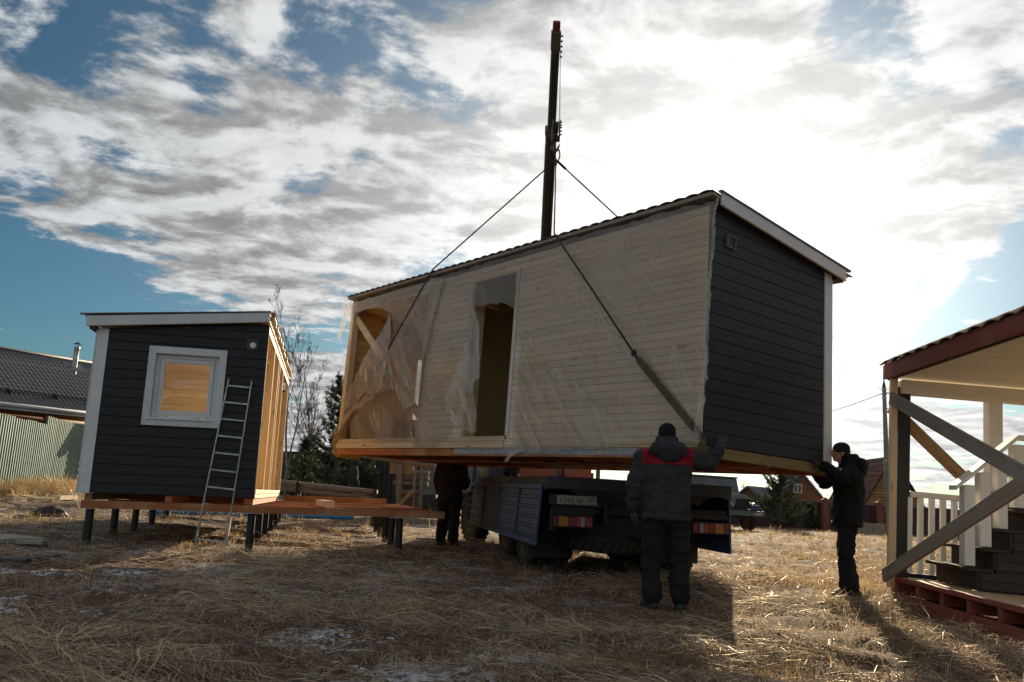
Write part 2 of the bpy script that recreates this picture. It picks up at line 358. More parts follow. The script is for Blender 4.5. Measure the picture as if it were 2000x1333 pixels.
CHASSIS = plain('dusty_chassis_steel', (0.016, 0.014, 0.013), 0.75, 0.3, 4, dirt=(0.04, 0.033, 0.026), dirt_amt=0.6)
TYRE = plain('dusty_tyre_rubber', (0.020, 0.018, 0.016), 0.85, 0.25, 5, dirt=(0.085, 0.066, 0.045), dirt_amt=0.75, bump=0.3)
TREAD = plain('tyre_tread_rubber', (0.016, 0.015, 0.014), 0.8, 0.25, 5, dirt=(0.05, 0.042, 0.03), dirt_amt=0.6)
RIM = plain('muddy_wheel_rim', (0.07, 0.058, 0.048), 0.7, 0.25, 4, dirt=(0.12, 0.09, 0.06), dirt_amt=0.7)
REDM = plain('red_crane_paint', (0.15, 0.026, 0.018), 0.5, 0.2, 3, dirt=(0.1, 0.05, 0.03), dirt_amt=0.5)
BOOMM = plain('olive_grey_boom_paint', (0.075, 0.066, 0.048), 0.5, 0.2, 2.5, dirt=(0.05, 0.04, 0.03), dirt_amt=0.5, spec=0.5)
CABG = plain('faded_khaki_truck_paint', (0.10, 0.11, 0.09), 0.5, 0.2, 2)
CABLE = plain('dark_wire_rope', (0.014, 0.012, 0.011), 0.6, 0.3, 20)
STRAP = plain('olive_lifting_strap', (0.105, 0.092, 0.048), 0.9, 0.25, 12, dirt=(0.05, 0.042, 0.03), dirt_amt=0.6)
YSTRAP = plain('dirty_yellow_strap', (0.30, 0.19, 0.055), 0.9, 0.25, 8, dirt=(0.16, 0.11, 0.05), dirt_amt=0.6)
PIPEB = plain('bright_blue_plastic_pipe', (0.015, 0.22, 0.46), 0.35, 0.1, 2, spec=0.5)
CONC = plain('grey_concrete_pole', (0.22, 0.215, 0.205), 0.85, 0.15, 3)
FOAM = plain('dull_white_insulation_sheet', (0.40, 0.39, 0.33), 0.8, 0.2, 4, dirt=(0.2, 0.17, 0.12), dirt_amt=0.5)
BARK = plain('grey_brown_bark', (0.11, 0.083, 0.068), 0.9, 0.35, 8, bump=0.4)
BIRCH = plain('pale_birch_bark', (0.28, 0.24, 0.21), 0.85, 0.35, 5, dirt=(0.05, 0.04, 0.035), dirt_amt=0.8, bump=0.3)
PLATE = plain('dusty_number_plate', (0.34, 0.32, 0.27), 0.5, 0.1, 4, dirt=(0.2, 0.17, 0.13), dirt_amt=0.5)
INK = plain('black_plate_print', (0.012, 0.012, 0.012), 0.6)
LRED = plain('red_lamp_lens', (0.15, 0.010, 0.010), 0.25, 0.1, 3, spec=0.6, dirt=(0.07, 0.03, 0.02), dirt_amt=0.5)
LRED2 = plain('bright_red_lamp_lens', (0.36, 0.014, 0.02), 0.25, 0.1, 3, spec=0.6)
LAMB = plain('amber_lamp_lens', (0.40, 0.145, 0.010), 0.25, 0.1, 3, spec=0.6, dirt=(0.25, 0.1, 0.02), dirt_amt=0.4)
LCLR = plain('clear_lamp_lens', (0.22, 0.20, 0.19), 0.25, 0.1, 3, spec=0.6)
VENTG = plain('grey_plastic_vent', (0.085, 0.09, 0.098), 0.5, 0.1, 3)
VENTW = plain('white_vent_disc', (0.75, 0.72, 0.66), 0.5, 0.1, 6)
SKIN = plain('weathered_skin', (0.40, 0.20, 0.12), 0.55, 0.1, 6, bump=0.1)
JKT = fabric('charcoal_work_jacket', (0.030, 0.031, 0.034)); JRED = fabric('crimson_yoke_cloth', (0.21, 0.010, 0.016))
TROU = fabric('black_padded_trousers', (0.014, 0.014, 0.015)); BLKJ = fabric('black_padded_jacket', (0.0095, 0.009, 0.009))
BRJ = fabric('dark_maroon_brown_jacket', (0.022, 0.014, 0.013)); NVT = fabric('dark_navy_trousers', (0.013, 0.013, 0.018))
KNIT = fabric('dark_knit_cap', (0.016, 0.014, 0.013), 140); KNITB = fabric('black_knit_cap', (0.007, 0.007, 0.008), 140)
GLOVE = fabric('grey_knit_glove', (0.050, 0.052, 0.058), 120); GLOVEB = fabric('dark_grey_knit_glove', (0.035, 0.033, 0.032), 120)
BOOTM = plain('black_rubber_boot', (0.012, 0.011, 0.011), 0.6, 0.2, 8)
OLVC = fabric('olive_hooded_coat', (0.035, 0.030, 0.022))

def perforated():
    m, T, out = new_mat('perforated_white_strip'); v = T.node('ShaderNodeTexCoord').outputs['Object']
    vo = T.node('ShaderNodeTexVoronoi'); vo.inputs['Randomness'].default_value = 0.25; T.put(vo.inputs['Vector'], T.mapping(v, (28, 0, 28))); vo.inputs['Scale'].default_value = 1.0
    hole = T.ramp(vo.outputs['Distance'], 0.20, 0.30, 1.0, 0.0)
    c = T.mix(T.ramp(T.noise(v, 1.2, 4), 0.35, 0.65), (0.42, 0.38, 0.34), (0.34, 0.37, 0.43))
    finish(T, out, T.mix(hole, c, (0.03, 0.028, 0.027)), 0.6, T.math('SUBTRACT', 1.0, hole), 0.6, 0.006); return m
PERF = perforated()
def glass():
    m, T, out = new_mat('window_glass')
    g = T.node('ShaderNodeBsdfGlossy'); g.inputs['Roughness'].default_value = 0.01
    t = T.node('ShaderNodeBsdfTransparent'); t.inputs[0].default_value = (0.93, 0.96, 0.95, 1)
    fr = T.node('ShaderNodeFresnel'); fr.inputs[0].default_value = 1.5
    mx = T.node('ShaderNodeMixShader'); T.l.new(fr.outputs[0], mx.inputs[0]); T.l.new(t.outputs[0], mx.inputs[1]); T.l.new(g.outputs[0], mx.inputs[2])
    T.l.new(mx.outputs[0], out.inputs[0]); return m
GLASS = glass()
def darkglass():
    m, T, out = new_mat('dusty_cab_glass'); v = ocoord(T, False)
    finish(T, out, (0.05, 0.06, 0.075), 0.15, None, spec=0.6); return m
CABGLASS = darkglass()
def film(name, lo, hi):
    m, T, out = new_mat(name); v = T.node('ShaderNodeTexCoord').outputs['Object']
    # creases run from the upper left down to the lower right, as the sling pulls the sheet
    def comb(c, s_, across, along, off):
        u = T.vmath('DOT_PRODUCT', v, (c, 0, s_)); w = T.vmath('DOT_PRODUCT', v, (s_, 0, -c)); cb = T.node('ShaderNodeCombineXYZ')
        T.put(cb.inputs[0], T.math('MULTIPLY', u, across)); T.put(cb.inputs[1], T.math('MULTIPLY', w, along)); cb.inputs[2].default_value = off; return cb.outputs[0]
    a = T.noise(comb(.77, .64, 3.4, .55, 0), 1.0, 3, 0.5, 0.5); b = T.noise(comb(.90, .43, 7.0, .9, 3), 1.0, 2, 0.5, 0.4); f = T.noise(v, 5, 3, 0.55, 0.8)
    sz = T.node('ShaderNodeSeparateXYZ'); T.put(sz.inputs[0], v); low = T.ramp(sz.outputs[2], 2.3, 0.5, 0.25, 1.0)
    h = T.math('ADD', T.math('ADD', T.math('MULTIPLY', a, 1.0), T.math('MULTIPLY', b, 0.35)), T.math('MULTIPLY', f, 0.10))
    where = T.math('MULTIPLY', T.ramp(T.noise(v, 0.9, 2, 0.5), 0.40, 0.58), low)
    ridge = T.math('MULTIPLY', T.ramp(T.math('ABSOLUTE', T.math('SUBTRACT', a, 0.5)), 0.0, 0.018, 1.0, 0.0), where)  # crease highlights, drawn into the sheet as lines of extra opacity
    ridge2 = T.math('MULTIPLY', T.ramp(T.math('ABSOLUTE', T.math('SUBTRACT', b, 0.5)), 0.0, 0.03, 0.6, 0.0), where)
    cling = T.math('MULTIPLY', T.ramp(a, 0.54, 0.62), T.math('ADD', 0.25, T.math('MULTIPLY', where, 0.75)))   # where it lies tight on the wood
    milky = T.ramp(T.noise(v, 0.7, 3, 0.5, 0.4), 0.35, 0.68, lo, hi)
    opac = T.math('ADD', T.math('MULTIPLY', milky, T.math('SUBTRACT', 1.0, T.math('MULTIPLY', cling, 0.65))), T.math('MULTIPLY', T.math('ADD', ridge, ridge2), 0.26), clamp=True)
    bn = T.node('ShaderNodeBump'); T.put(bn.inputs['Height'], h); bn.inputs['Strength'].default_value = 0.7; bn.inputs['Distance'].default_value = 0.05
    df = T.node('ShaderNodeBsdfDiffuse'); df.inputs[0].default_value = (0.80, 0.74, 0.66, 1)
    tl = T.node('ShaderNodeBsdfTranslucent'); tl.inputs[0].default_value = (0.78, 0.71, 0.62, 1)
    gl = T.node('ShaderNodeBsdfGlossy'); gl.inputs['Roughness'].default_value = 0.16
    tr = T.node('ShaderNodeBsdfTransparent'); tr.inputs[0].default_value = (0.97, 0.95, 0.92, 1)
    for n in (df, tl, gl): T.l.new(bn.outputs[0], n.inputs['Normal'])
    m1 = T.node('ShaderNodeMixShader'); m1.inputs[0].default_value = 0.35; T.l.new(df.outputs[0], m1.inputs[1]); T.l.new(tl.outputs[0], m1.inputs[2])
    m2 = T.node('ShaderNodeMixShader'); T.put(m2.inputs[0], opac); T.l.new(tr.outputs[0], m2.inputs[1]); T.l.new(m1.outputs[0], m2.inputs[2])
    fr = T.node('ShaderNodeFresnel'); fr.inputs[0].default_value = 1.4; T.l.new(bn.outputs[0], fr.inputs['Normal'])
    m3 = T.node('ShaderNodeMixShader'); T.put(m3.inputs[0], fr.outputs[0]); T.l.new(m2.outputs[0], m3.inputs[1]); T.l.new(gl.outputs[0], m3.inputs[2])
    T.l.new(m3.outputs[0], out.inputs[0]); return m
FILM = film('clear_plastic_film', 0.20, 0.36); FILM2 = film('gathered_plastic_film', 0.26, 0.50)
def ground_mat():
    m, T, out = new_mat('trampled_hay_ground'); v = T.node('ShaderNodeNewGeometry').outputs['Position']
    n1 = T.noise(v, 0.9, 6, 0.65); n2 = T.noise(v, 7, 6, 0.7, 0.5); n3 = T.noise(v, 38, 4, 0.7, 0.6)
    st = T.noise(T.mapping(v, (30, 6, 6), rot=(0, 0, R(25))), 2.0, 5, 0.7, 0.8)
    c = T.mix(T.ramp(n2, 0.3, 0.7), (0.060, 0.038, 0.024), (0.19, 0.127, 0.075))
    c = T.mix(T.ramp(st, 0.45, 0.7, 0, 0.7), c, (0.27, 0.19, 0.115))
    c = T.mix(T.ramp(n3, 0.35, 0.5, 0.7, 0.0), c, (0.024, 0.016, 0.010))
    c = T.mix(T.ramp(n1, 0.5, 0.72, 0, 0.45), c, (0.10, 0.068, 0.034))
    sx = T.node('ShaderNodeSeparateXYZ'); T.put(sx.inputs[0], v)
    # thin old snow, mostly on the side where the houses keep the ground cold
    side = T.math('MULTIPLY', T.ramp(sx.outputs[0], 1.8, -1.2), T.ramp(sx.outputs[1], 14.0, 8.0, 0.55, 1.0))
    sn = T.math('ADD', T.math('MULTIPLY', T.noise(T.mapping(v, (1, 1.2, 1)), 1.1, 3, 0.55), 0.36), T.math('MULTIPLY', T.noise(v, 15.0, 7, 0.8, 0.6), 0.64))
    snow = T.math('MULTIPLY', T.ramp(sn, 0.535, 0.560), T.math('MULTIPLY', side, 0.95))
    c = T.mix(snow, c, (0.72, 0.74, 0.80))
    finish(T, out, c, 0.92, T.math('ADD', n2, T.math('MULTIPLY', n3, 0.6)), 0.8, 0.05, spec=0.15); return m
GROUND = ground_mat()
def straw(name, c0, c1, trans=0.45):
    m, T, out = new_mat(name); a = T.node('ShaderNodeAttribute', attribute_name='tint').outputs['Fac']
    c = T.mix(a, c0, c1)
    d = T.node('ShaderNodeBsdfDiffuse'); T.put(d.inputs[0], c); t = T.node('ShaderNodeBsdfTranslucent'); T.put(t.inputs[0], c)
    mx = T.node('ShaderNodeMixShader'); mx.inputs[0].default_value = trans; T.l.new(d.outputs[0], mx.inputs[1]); T.l.new(t.outputs[0], mx.inputs[2])
    g = T.node('ShaderNodeBsdfGlossy'); g.inputs['Roughness'].default_value = 0.35; g.inputs[0].default_value = (0.9, 0.85, 0.7, 1)
    m2 = T.node('ShaderNodeMixShader'); m2.inputs[0].default_value = 0.03; T.l.new(mx.outputs[0], m2.inputs[1]); T.l.new(g.outputs[0], m2.inputs[2])
    T.l.new(m2.outputs[0], out.inputs[0]); return m
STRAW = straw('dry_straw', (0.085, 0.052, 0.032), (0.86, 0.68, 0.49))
STRAWF = straw('dry_field_grass', (0.22, 0.135, 0.06), (0.58, 0.42, 0.23), 0.5)
NEEDLE = straw('pine_needles', (0.018, 0.028, 0.016), (0.080, 0.105, 0.052), 0.3)
# ---------------------------------------------------------------- ground sheet
def make_ground():
    ang = np.concatenate([np.linspace(-math.pi, -0.9, 50, endpoint=False), np.linspace(-0.9, 0.9, 420, endpoint=False), np.linspace(0.9, math.pi, 51)])
    rad = np.concatenate([[0.0], np.geomspace(0.6, 30, 330), np.geomspace(31, 1500, 60)])
    A, Rr = np.meshgrid(ang, rad); X = Rr * np.sin(A); Y = Rr * np.cos(A)
    Z = gz(X, Y); nr, na = X.shape
    me = bpy.data.meshes.new('ground'); me.vertices.add(nr * na)
    me.vertices.foreach_set('co', np.stack([X, Y, Z], -1).astype(np.float32).ravel())
    i, j = np.meshgrid(np.arange(nr - 1), np.arange(na - 1), indexing='ij'); a = i * na + j
    q = np.stack([a, a + na, a + na + 1, a + 1], -1).reshape(-1, 4)[:, ::-1]
    me.loops.add(q.size); me.loops.foreach_set('vertex_index', q.ravel().astype(np.int32))
    me.polygons.add(len(q)); me.polygons.foreach_set('loop_start', np.arange(0, q.size, 4, dtype=np.int32))
    me.polygons.foreach_set('use_smooth', np.ones(len(q), bool)); me.update(calc_edges=True); me.validate()
    me.materials.append(GROUND); o = link('ground', me); tag(o, kind='structure'); return o
make_ground()

# ---------------------------------------------------------------- lifted house
MS = frame((2.0035, 8.7277, 1.6426), -0.9005, -0.0251, 0.0025)
def spx(px, py, off=0.0, axis=1): return on_plane(px, py, MS, axis, off)
susp = thing('modular_house', 'long unfinished wooden house module hanging in slings above the blue truck', 'house', MS)
L, W = 8.056, 2.386
RS = 0.1125                                            # fall of the roof per metre
def rz(y): return 2.665 - RS * y                       # underside of the roof boards
_shared = {}
def plank(name, x0, x1, y0, y1, z0, z1, mat, parent, share=True):
    d = (round(x1 - x0, 4), round(y1 - y0, 4), round(z1 - z0, 4)); k = (d, mat.name)
    if k not in _shared:
        m = MB(); m.cbox((0, 0, 0), d); _shared[k] = m.mesh(name, mat)
        bm = bmesh.new(); bm.from_mesh(_shared[k]); bmesh.ops.bevel(bm, geom=bm.edges[:], offset=min(0.0035, min(d) * 0.2), segments=1, affect='EDGES'); bm.to_mesh(_shared[k]); bm.free()
    return link(name, _shared[k], parent, loc=((x0 + x1) / 2 + random.uniform(-.0015, .0015) * 0, (y0 + y1) / 2 + random.uniform(-.0012, .0012), (z0 + z1) / 2))
# carcass: walls behind the boarding, floor, ceiling
m = MB(); m.box(-4.30, -4.25, .024, .12, .02, 2.55).box(-3.25, -0.03, .024, .10, .02, 2.55).box(-5.36, -4.30, .024, .10, .02, 2.55).box(-4.25, -3.25, .024, .1, 2.42, 2.55)
m.build('wall_core', PINE, susp)
m = MB(); m.box(-5.3, -0.04, 2.30, 2.36, .02, 2.38).box(-.10, -.022, .10, 2.30, .02, 2.36).box(-5.36, -5.30, .1, 2.3, .02, 2.36)
m.build('inner_wall', INTX, susp)
m = MB(); m.prism([(0.10, 2.52), (2.36, 2.27), (2.36, 2.31), (0.10, 2.56)], 'x', -L + .03, -0.03); m.build('ceiling', INTX, susp)
m = MB(); m.box(-L + .01, -0.01, .0, W - .02, .0, .03); m.build('floor_deck', INTX, susp)
# front boarding
n = 29; h = 2.59 / n
for i in range(n):
    z0 = 0.0 + i * h; z1 = z0 + h - 0.004
    segs = [(-3.245, -0.0)] if (z1 > .14 and z0 < 2.40) else ([(-4.25, -0.0)] if z0 < 0.14 else [(-5.40, -0.0)])
    if z1 > .14 and z0 < 2.40: segs.append((-5.40, -4.262))
    elif z0 < 0.14: segs = [(-3.27, -0.0)]
    for a, b in segs:
        cut = [a, b]
        if b - a > 2.5 and i % 3 != 1: cut = [a, a + (b - a) * random.choice((.35, .5, .62)), b]
        for k in range(len(cut) - 1): plank('cladding_board', cut[k], cut[k + 1] - (.002 if k < len(cut) - 2 else 0), 0.0, .02, z0, z1, WPINE, susp)
# lower sill boards along the open end and door
for z0, z1 in ((-.034, .058), (.062, .125)):
    plank('sill_board', -L + .04, -3.275, -.028 if z0 < 0 else -.012, .022, z0, z1, PINE, susp)
plank('sill_board', -3.27, 0.0, -.006, .022, -.034, -.003, PINE, susp)
# bottom frame
plank('frame_beam', -L + .10, 0.0, 0.0, .05, -.145, -.036, ORNX, susp)
plank('frame_beam', -L + .10, 0.0, W - .06, W - .01, -.145, -.008, ORNX, susp)
plank('frame_beam', -L + .10, 0.0, 1.15, 1.20, -.145, -.04, ORNX, susp)
o = plank('end_beam', -.05, 0.006, .055, W - .065, -.125, -.008, OLIVE, susp)
plank('end_beam', -L + .10, -L + .15, .055, W - .065, -.125, -.03, ORNY, susp)
for k in range(13):
    x = -0.65 - k * .58; plank('joist', x - .025, x + .025, .055, 1.145, -.135, -.04, ORNY, susp); plank('joist', x - .025, x + .025, 1.205, W - .065, -.135, -.04, ORNY, susp)
for k in range(12):
    y = .01 + k * .196; plank('underfloor_board', -L + .06, -0.06, y, y + .19, -.032, -.006, ORNX, susp)
m = MB(); m.box(-4.42, -0.88, -.006, -.001, -.118, -.04); m.build('perforated_strip', PERF, susp)
# charcoal end
hb = 0.1405
def clip_row(y0, y1, z0, z1):
    pts = [(y0, z0), (y1, z0)]
    if rz(y1) < z1:
        pts.append((y1, max(z0, rz(y1))))
        yy = (2.665 - z1) / RS
        if y0 < yy < y1: pts.append((yy, z1)); pts.append((y0, z1))
        else: pts.append((y0, min(z1, rz(y0))))
    else: pts += [(y1, z1), (y0, z1)]
    return pts
for i in range(19):
    z0 = 0.002 + i * hb; z1 = z0 + hb - .0055
    if rz(.012) < z0 + .02: break
    y1 = 2.238
    if rz(y1) < z0 + .01: y1 = (2.665 - z0 - .015) / RS
    m = MB(); m.prism(clip_row(.012, y1, z0, z1), 'x', 0.001 + (i % 2) * .001, .021 + random.uniform(0, .0015)); m.build('siding_board', CHAR, susp, bevel=.003)
m = MB(); m.prism([(.02, 0.0), (W - .01, 0.0), (W - .01, rz(W) - .02), (.02, rz(.02) - .02)], 'x', -.02, 0.0); m.build('end_wall_core', CHAR, susp)
plank('corner_trim', 0.0, .034, 2.243, 2.40, -.005, rz(2.4) - .02, WHITE, susp)
plank('corner_trim', -.10, .03, W + .012, W + .034, -.005, rz(2.4) - .02, WHITE, susp)
plank('corner_board', -.022, .0, .0, .02, .0, 1.0, PINE, susp) if False else None
# vent
vc = (.03, .35, 2.255)
v = thing('vent', None, None); v.parent = susp
m = MB(); y0, y1, z0, z1 = .272, .428, 2.18, 2.325
m.box(.022, .050, y0, y0 + .014, z0, z1).box(.022, .050, y1 - .014, y1, z0, z1).box(.022, .050, y0 + .014, y1 - .014, z0, z0 + .014).box(.022, .050, y0 + .014, y1 - .014, z1 - .014, z1)
m.box(.022, .028, y0 + .014, y1 - .014, z0 + .014, z1 - .014); m.build('vent_frame', VENTG, v)
m = MB(); m.tube([(.028, .345, 2.252), (.036, .345, 2.252)], .052, 20); m.build('vent_disc', VENTG, v)
m = MB(); m.tube([(.0275, .362, 2.258), (.0365, .362, 2.258)], .046, 20); m.build('vent_opening', BLACKP, v)
# back wall outside, open end with a narrow opening near the back corner
m = MB(); m.box(-L, 0, W - .022, W, 0, 2.31); m.build('back_wall', WPINE, susp)
a = on_plane(815.5, 704, MS, 0, -L + .06); b = on_plane(831, 702, MS, 0, -L + .06); c_ = on_plane(803, 827, MS, 0, -L + .06); SL = (a.y + 0.02, b.y, (c_.z), (a.z + b.z) / 2)
for i in range(18):
    z0 = .03 + i * .1385; z1 = z0 + .1345
    if z0 > 2.5: break
    if z1 > SL[2] and z0 < SL[3]:
        plank('lining_board', -L + .03, -L + .055, .02, SL[0], z0, z1, INTB, susp)
        if SL[1] < 2.29: plank('lining_board', -L + .03, -L + .055, SL[1], 2.3, z0, z1, INTB, susp)
    else: plank('lining_board', -L + .03, -L + .055, .02, min(2.3, (2.62 - z1) / RS + .15), z0, z1, INTB, susp)
m = MB(); m.prism([(.02, 0), (SL[0], 0), (SL[0], rz(SL[0]) - .02), (.02, rz(.02) - .02)], 'x', -L, -L + .028).prism([(SL[1], 0), (W - .02, 0), (W - .02, 2.37), (SL[1], 2.38)], 'x', -L, -L + .028).prism([(SL[0], SL[3]), (SL[1], SL[3]), (SL[1], 2.37), (SL[0], 2.38)], 'x', -L, -L + .028).prism([(SL[0], 0), (SL[1], 0), (SL[1], SL[2]), (SL[0], SL[2])], 'x', -L, -L + .028)
m.build('end_wall_core', CHAR, susp)
for k, y in enumerate((2.285,)):
    for i in range(16): plank('lining_board', -L + .06, -5.37, y - .02, y, .03 + i * .1385, .03 + i * .1385 + .1345, INTX, susp)
for i in range(16): plank('lining_board', -5.385, -5.363, .12, 2.26, .03 + i * .1385, .03 + i * .1385 + .1345, INTB, susp)
plank('corner_post', -L + .0, -L + .12, .0, .12, .126, 2.50, PINEZ, susp)
plank('corner_post', -5.50, -5.405, .0, .10, .126, 2.50, PINEZ, susp)
plank('header_board', -L + .0, -5.405, -.004, .03, 2.505, 2.60, PINE, susp); plank('header_board', -L + .0, -5.405, .004, .03, 2.42, 2.50, PINE, susp)
m = MB(); m.beam((-8.02, .075, 2.40), (-5.02, .075, .12), .03, .13, (0, 1, 0)); p0 = m
m = MB(); m.beam((-8.0, .06, 2.37), (-5.02, .06, .09), .13, .03, (0, 1, 0)); m.build('diagonal_brace', GREYW if False else PINE, susp)
m = MB(); m.box(-L + .012, -L + .016, SL[0], SL[1], SL[2], SL[3]); m.build('sun_diffusing_film', FILM2, susp)  # sheet added in the narrow opening to diffuse the sunbeam and read white
# objects stored on the open end's floor
m = MB(); m.box(-7.35, -6.75, .7, 1.3, .035, .52).box(-7.30, -7.18, .60, .69, .08, .46); m.build('stored_crate', BROWNH, susp)
# doorway: jambs, threshold, casing and the ajar door inside
m = MB(); m.box(-4.262, -4.225, -.008, .20, .13, 2.42).box(-3.27, -3.235, -.008, .20, .13, 2.42).box(-4.225, -3.27, -.008, .20, 2.385, 2.42); m.build('door_frame', PINEZ, susp)
m = MB(); m.box(-4.285, -4.264, -.018, -.002, .13, 2.43).box(-3.233, -3.19, -.018, -.002, .13, 2.43); m.build('door_casing', WHITE, susp)
d = thing('inner_door', None, None); d.parent = susp; d.matrix_local = Matrix.Translation((-3.35, .9, .04)) @ Matrix.Rotation(R(150), 4, 'Z')
m = MB(); m.box(0, .8, -.02, .02, 0, 2.0); m.build('door_leaf', BROWNH, d)
m = MB(); m.box(.1, .7, .021, .026, .15, .85).box(.1, .7, .021, .026, 1.0, 1.85); m.build('door_panel', BROWNH, d)
m = MB(); m.tube([(.72, .03, 1.0), (.72, .08, 1.0), (.60, .08, 1.0)], .012, 6); m.build('door_handle', GALV, d)
for i in range(16): plank('lining_board', -5.2, -.12, 2.275, 2.297, .03 + i * .1385, .03 + i * .1385 + .1345, INTX, susp)
# roof: profiled metal, fascia, soffit
def wavy(name, x0, x1, y0, y1, zf, per, amp, mat, parent, step=None, thick=.012, axis='x', sag=0.0):
    k = int((x1 - x0) / per * 8); xs = np.linspace(x0, x1, k + 1); m = MB(); vs = []
    ys = [y0, y1] if step is None else list(np.linspace(y0, y1, max(2, int(abs(y1 - y0) / step * 2))))
    for lay in (0, 1):
        for y in ys:
            for x in xs:
                w = amp * (abs(math.cos(math.pi * x / per)) ** 0.8)
                s = 0 if step is None else ((abs(y) / step) % 1.0) * .028
                vs.append((x, y, zf(y) + w + s - lay * thick))
    nx, ny = k + 1, len(ys); fs = []
    for lay in (0, 1):
        o = lay * nx * ny
        for j in range(ny - 1):
            for i in range(k):
                q = (o + j * nx + i, o + j * nx + i + 1, o + (j + 1) * nx + i + 1, o + (j + 1) * nx + i); fs.append(q if lay == 0 else q[::-1])
    o = nx * ny
    for i in range(k):
        fs.append((i, i + o, i + 1 + o, i + 1)); e = (ny - 1) * nx; fs.append((e + i, e + i + 1, e + i + 1 + o, e + i + o))
    m.add(vs, fs); return m.build(name, mat, parent, smooth=False)
wavy('roof_sheet', -L - .10, .10, -.075, 2.76, lambda y: 2.712 - RS * y, .19, .019, BROWNM, susp)
m = MB(); m.prism([(-.06, 2.672), (2.66, 2.366), (2.66, 2.395), (-.06, 2.70)], 'x', -L - .06, .10); m.build('roof_boards', GREYW, susp)
for x in (-.45, -1.6, -2.9, -4.2, -5.4, -6.7): pass
plank('roof_batten', -L - .05, .08, -.068, -.048, 2.665, 2.708, GREYW, susp)
m = MB(); m.prism([(.06, 2.585), (2.56, 2.302), (2.56, 2.435), (.06, 2.722)], 'x', .105, .128); m.build('fascia_board', WHITE, susp)
m = MB(); m.prism([(.06, 2.583), (2.56, 2.300), (2.56, 2.290), (.06, 2.573)], 'x', .108, .134); m.build('fascia_edging', PINE, susp)
m = MB(); m.prism([(.035, 2.726), (2.66, 2.43), (2.66, 2.452), (.035, 2.748)], 'x', .09, .140); m.build('verge_cap', BROWNM, susp)
m = MB(); m.prism([(2.402, 2.29), (2.55, 2.275), (2.55, 2.42), (2.402, 2.37)], 'x', -L, .10); m.build('eaves_soffit', CHAR, susp)
m = MB(); m.prism([(.05, 2.60), (2.5, 2.325), (2.5, 2.34), (.05, 2.615)], 'x', .022, .104); m.build('verge_soffit', CHAR, susp)

# ---------------------------------------------------------------- plastic film over the lifted house
def point_in(poly, x, y):
    c = np.zeros(x.shape, bool); k = len(poly)
    for i in range(k):
        (x1, y1), (x2, y2) = poly[i], poly[(i + 1) % k]
        t = ((y1 > y) != (y2 > y)) & (x < (x2 - x1) * (y - y1) / (y2 - y1 + 1e-12) + x1); c ^= t
    return c
def film_sheet(name, label, pix, off, fold, step=.02, seed=0, drape=0.0, parent=None):
    poly = [(p.x, p.z) for p in (spx(a, b, off) for a, b in pix)]
    xs = [p[0] for p in poly]; zs = [p[1] for p in poly]
    gx = np.arange(min(xs), max(xs) + step, step); gzz = np.arange(min(zs), max(zs) + step, step)
    X, Z = np.meshgrid(gx, gzz)
    jx = (vnoise(X * 9 + seed, Z * 9) - .5) * .05; inside = point_in(poly, X + step / 2 + jx, Z + step / 2 + jx)
    d2 = X * .74 + Z * .67; d1 = X * -.67 + Z * .74
    w = (np.abs(fbm(d1 * 1.1 + seed, d2 * 4.5, 3) - .43) * 2 + .6 * np.abs(fbm(X * 5 + seed, Z * .8 + 3, 2) - .37))
    lo = np.clip((1.3 - Z) / 1.3, 0, 1)
    Y = off - fold * w * (0.6 + 1.0 * lo) - drape * ss((max(zs) - Z) / (max(zs) - min(zs) + 1e-6))
    Yb = (vnoise(X * 2.2 + seed, Z * 1.1) - .5) * drape * 1.6
    V = np.stack([X, np.minimum(Y + Yb, off), Z], -1).reshape(-1, 3); nx = len(gx)
    me = bpy.data.meshes.new(name); fs = [(j * nx + i, j * nx + i + 1, (j + 1) * nx + i + 1, (j + 1) * nx + i) for j in range(len(gzz) - 1) for i in range(nx - 1) if inside[j, i]]
    used = np.unique(np.array(fs)); mp = -np.ones(len(V), int); mp[used] = np.arange(len(used))
    me.from_pydata([tuple(v) for v in V[used]], [], [tuple(mp[list(f)]) for f in fs]); me.materials.append(FILM if parent is None else FILM2)
    o = link(name, me, smooth=True)
    if parent is None: o.matrix_world = MS; tag(o, label, 'plastic sheet')
    else: o.parent = parent
    return o
main_film = film_sheet('plastic_sheet', 'translucent plastic sheeting stapled over the whitened boards of the hanging house', [
    (846, 545), (900, 528), (1000, 499), (1100, 470), (1200, 443), (1300, 417), (1398, 391), (1397, 440), (1389, 540), (1384, 640), (1379, 740), (1372, 815), (1371, 855),
    (1345, 866), (1240, 869), (1100, 879), (1060, 884), (1020, 884), (1003, 879), (1002, 850), (1004, 790), (1010, 690), (1009, 640), (1005, 600),
    (1001, 596), (985, 595), (965, 592), (948, 595), (928, 598), (922, 640), (908, 700), (890, 790), (878, 850), (860, 866), (845, 876), (812, 872), (790, 861), (762, 864), (745, 866), (716, 858), (684, 856), (684, 815), (712, 790), (742, 758),
    (757, 700), (768, 655), (764, 616), (757, 606), (738, 600), (712, 604), (697, 615), (690, 628), (683, 612), (692, 592), (760, 571)], -.026, .022, .012, 3)
CUR = film_sheet('flap', None, [(926, 600), (936, 630), (941, 680), (946, 738), (934, 746), (938, 790), (949, 825), (951, 846), (942, 849), (925, 838), (902, 828), (888, 806), (884, 785), (900, 735), (915, 660)], -.07, .09, .014, 11, .10, main_film)
film_sheet('flap', None, [(846, 545), (868, 541), (852, 600), (838, 660), (826, 720), (818, 790), (795, 800), (774, 762), (758, 692), (785, 640), (818, 590)], -.06, .08, .015, 21, .05, main_film)
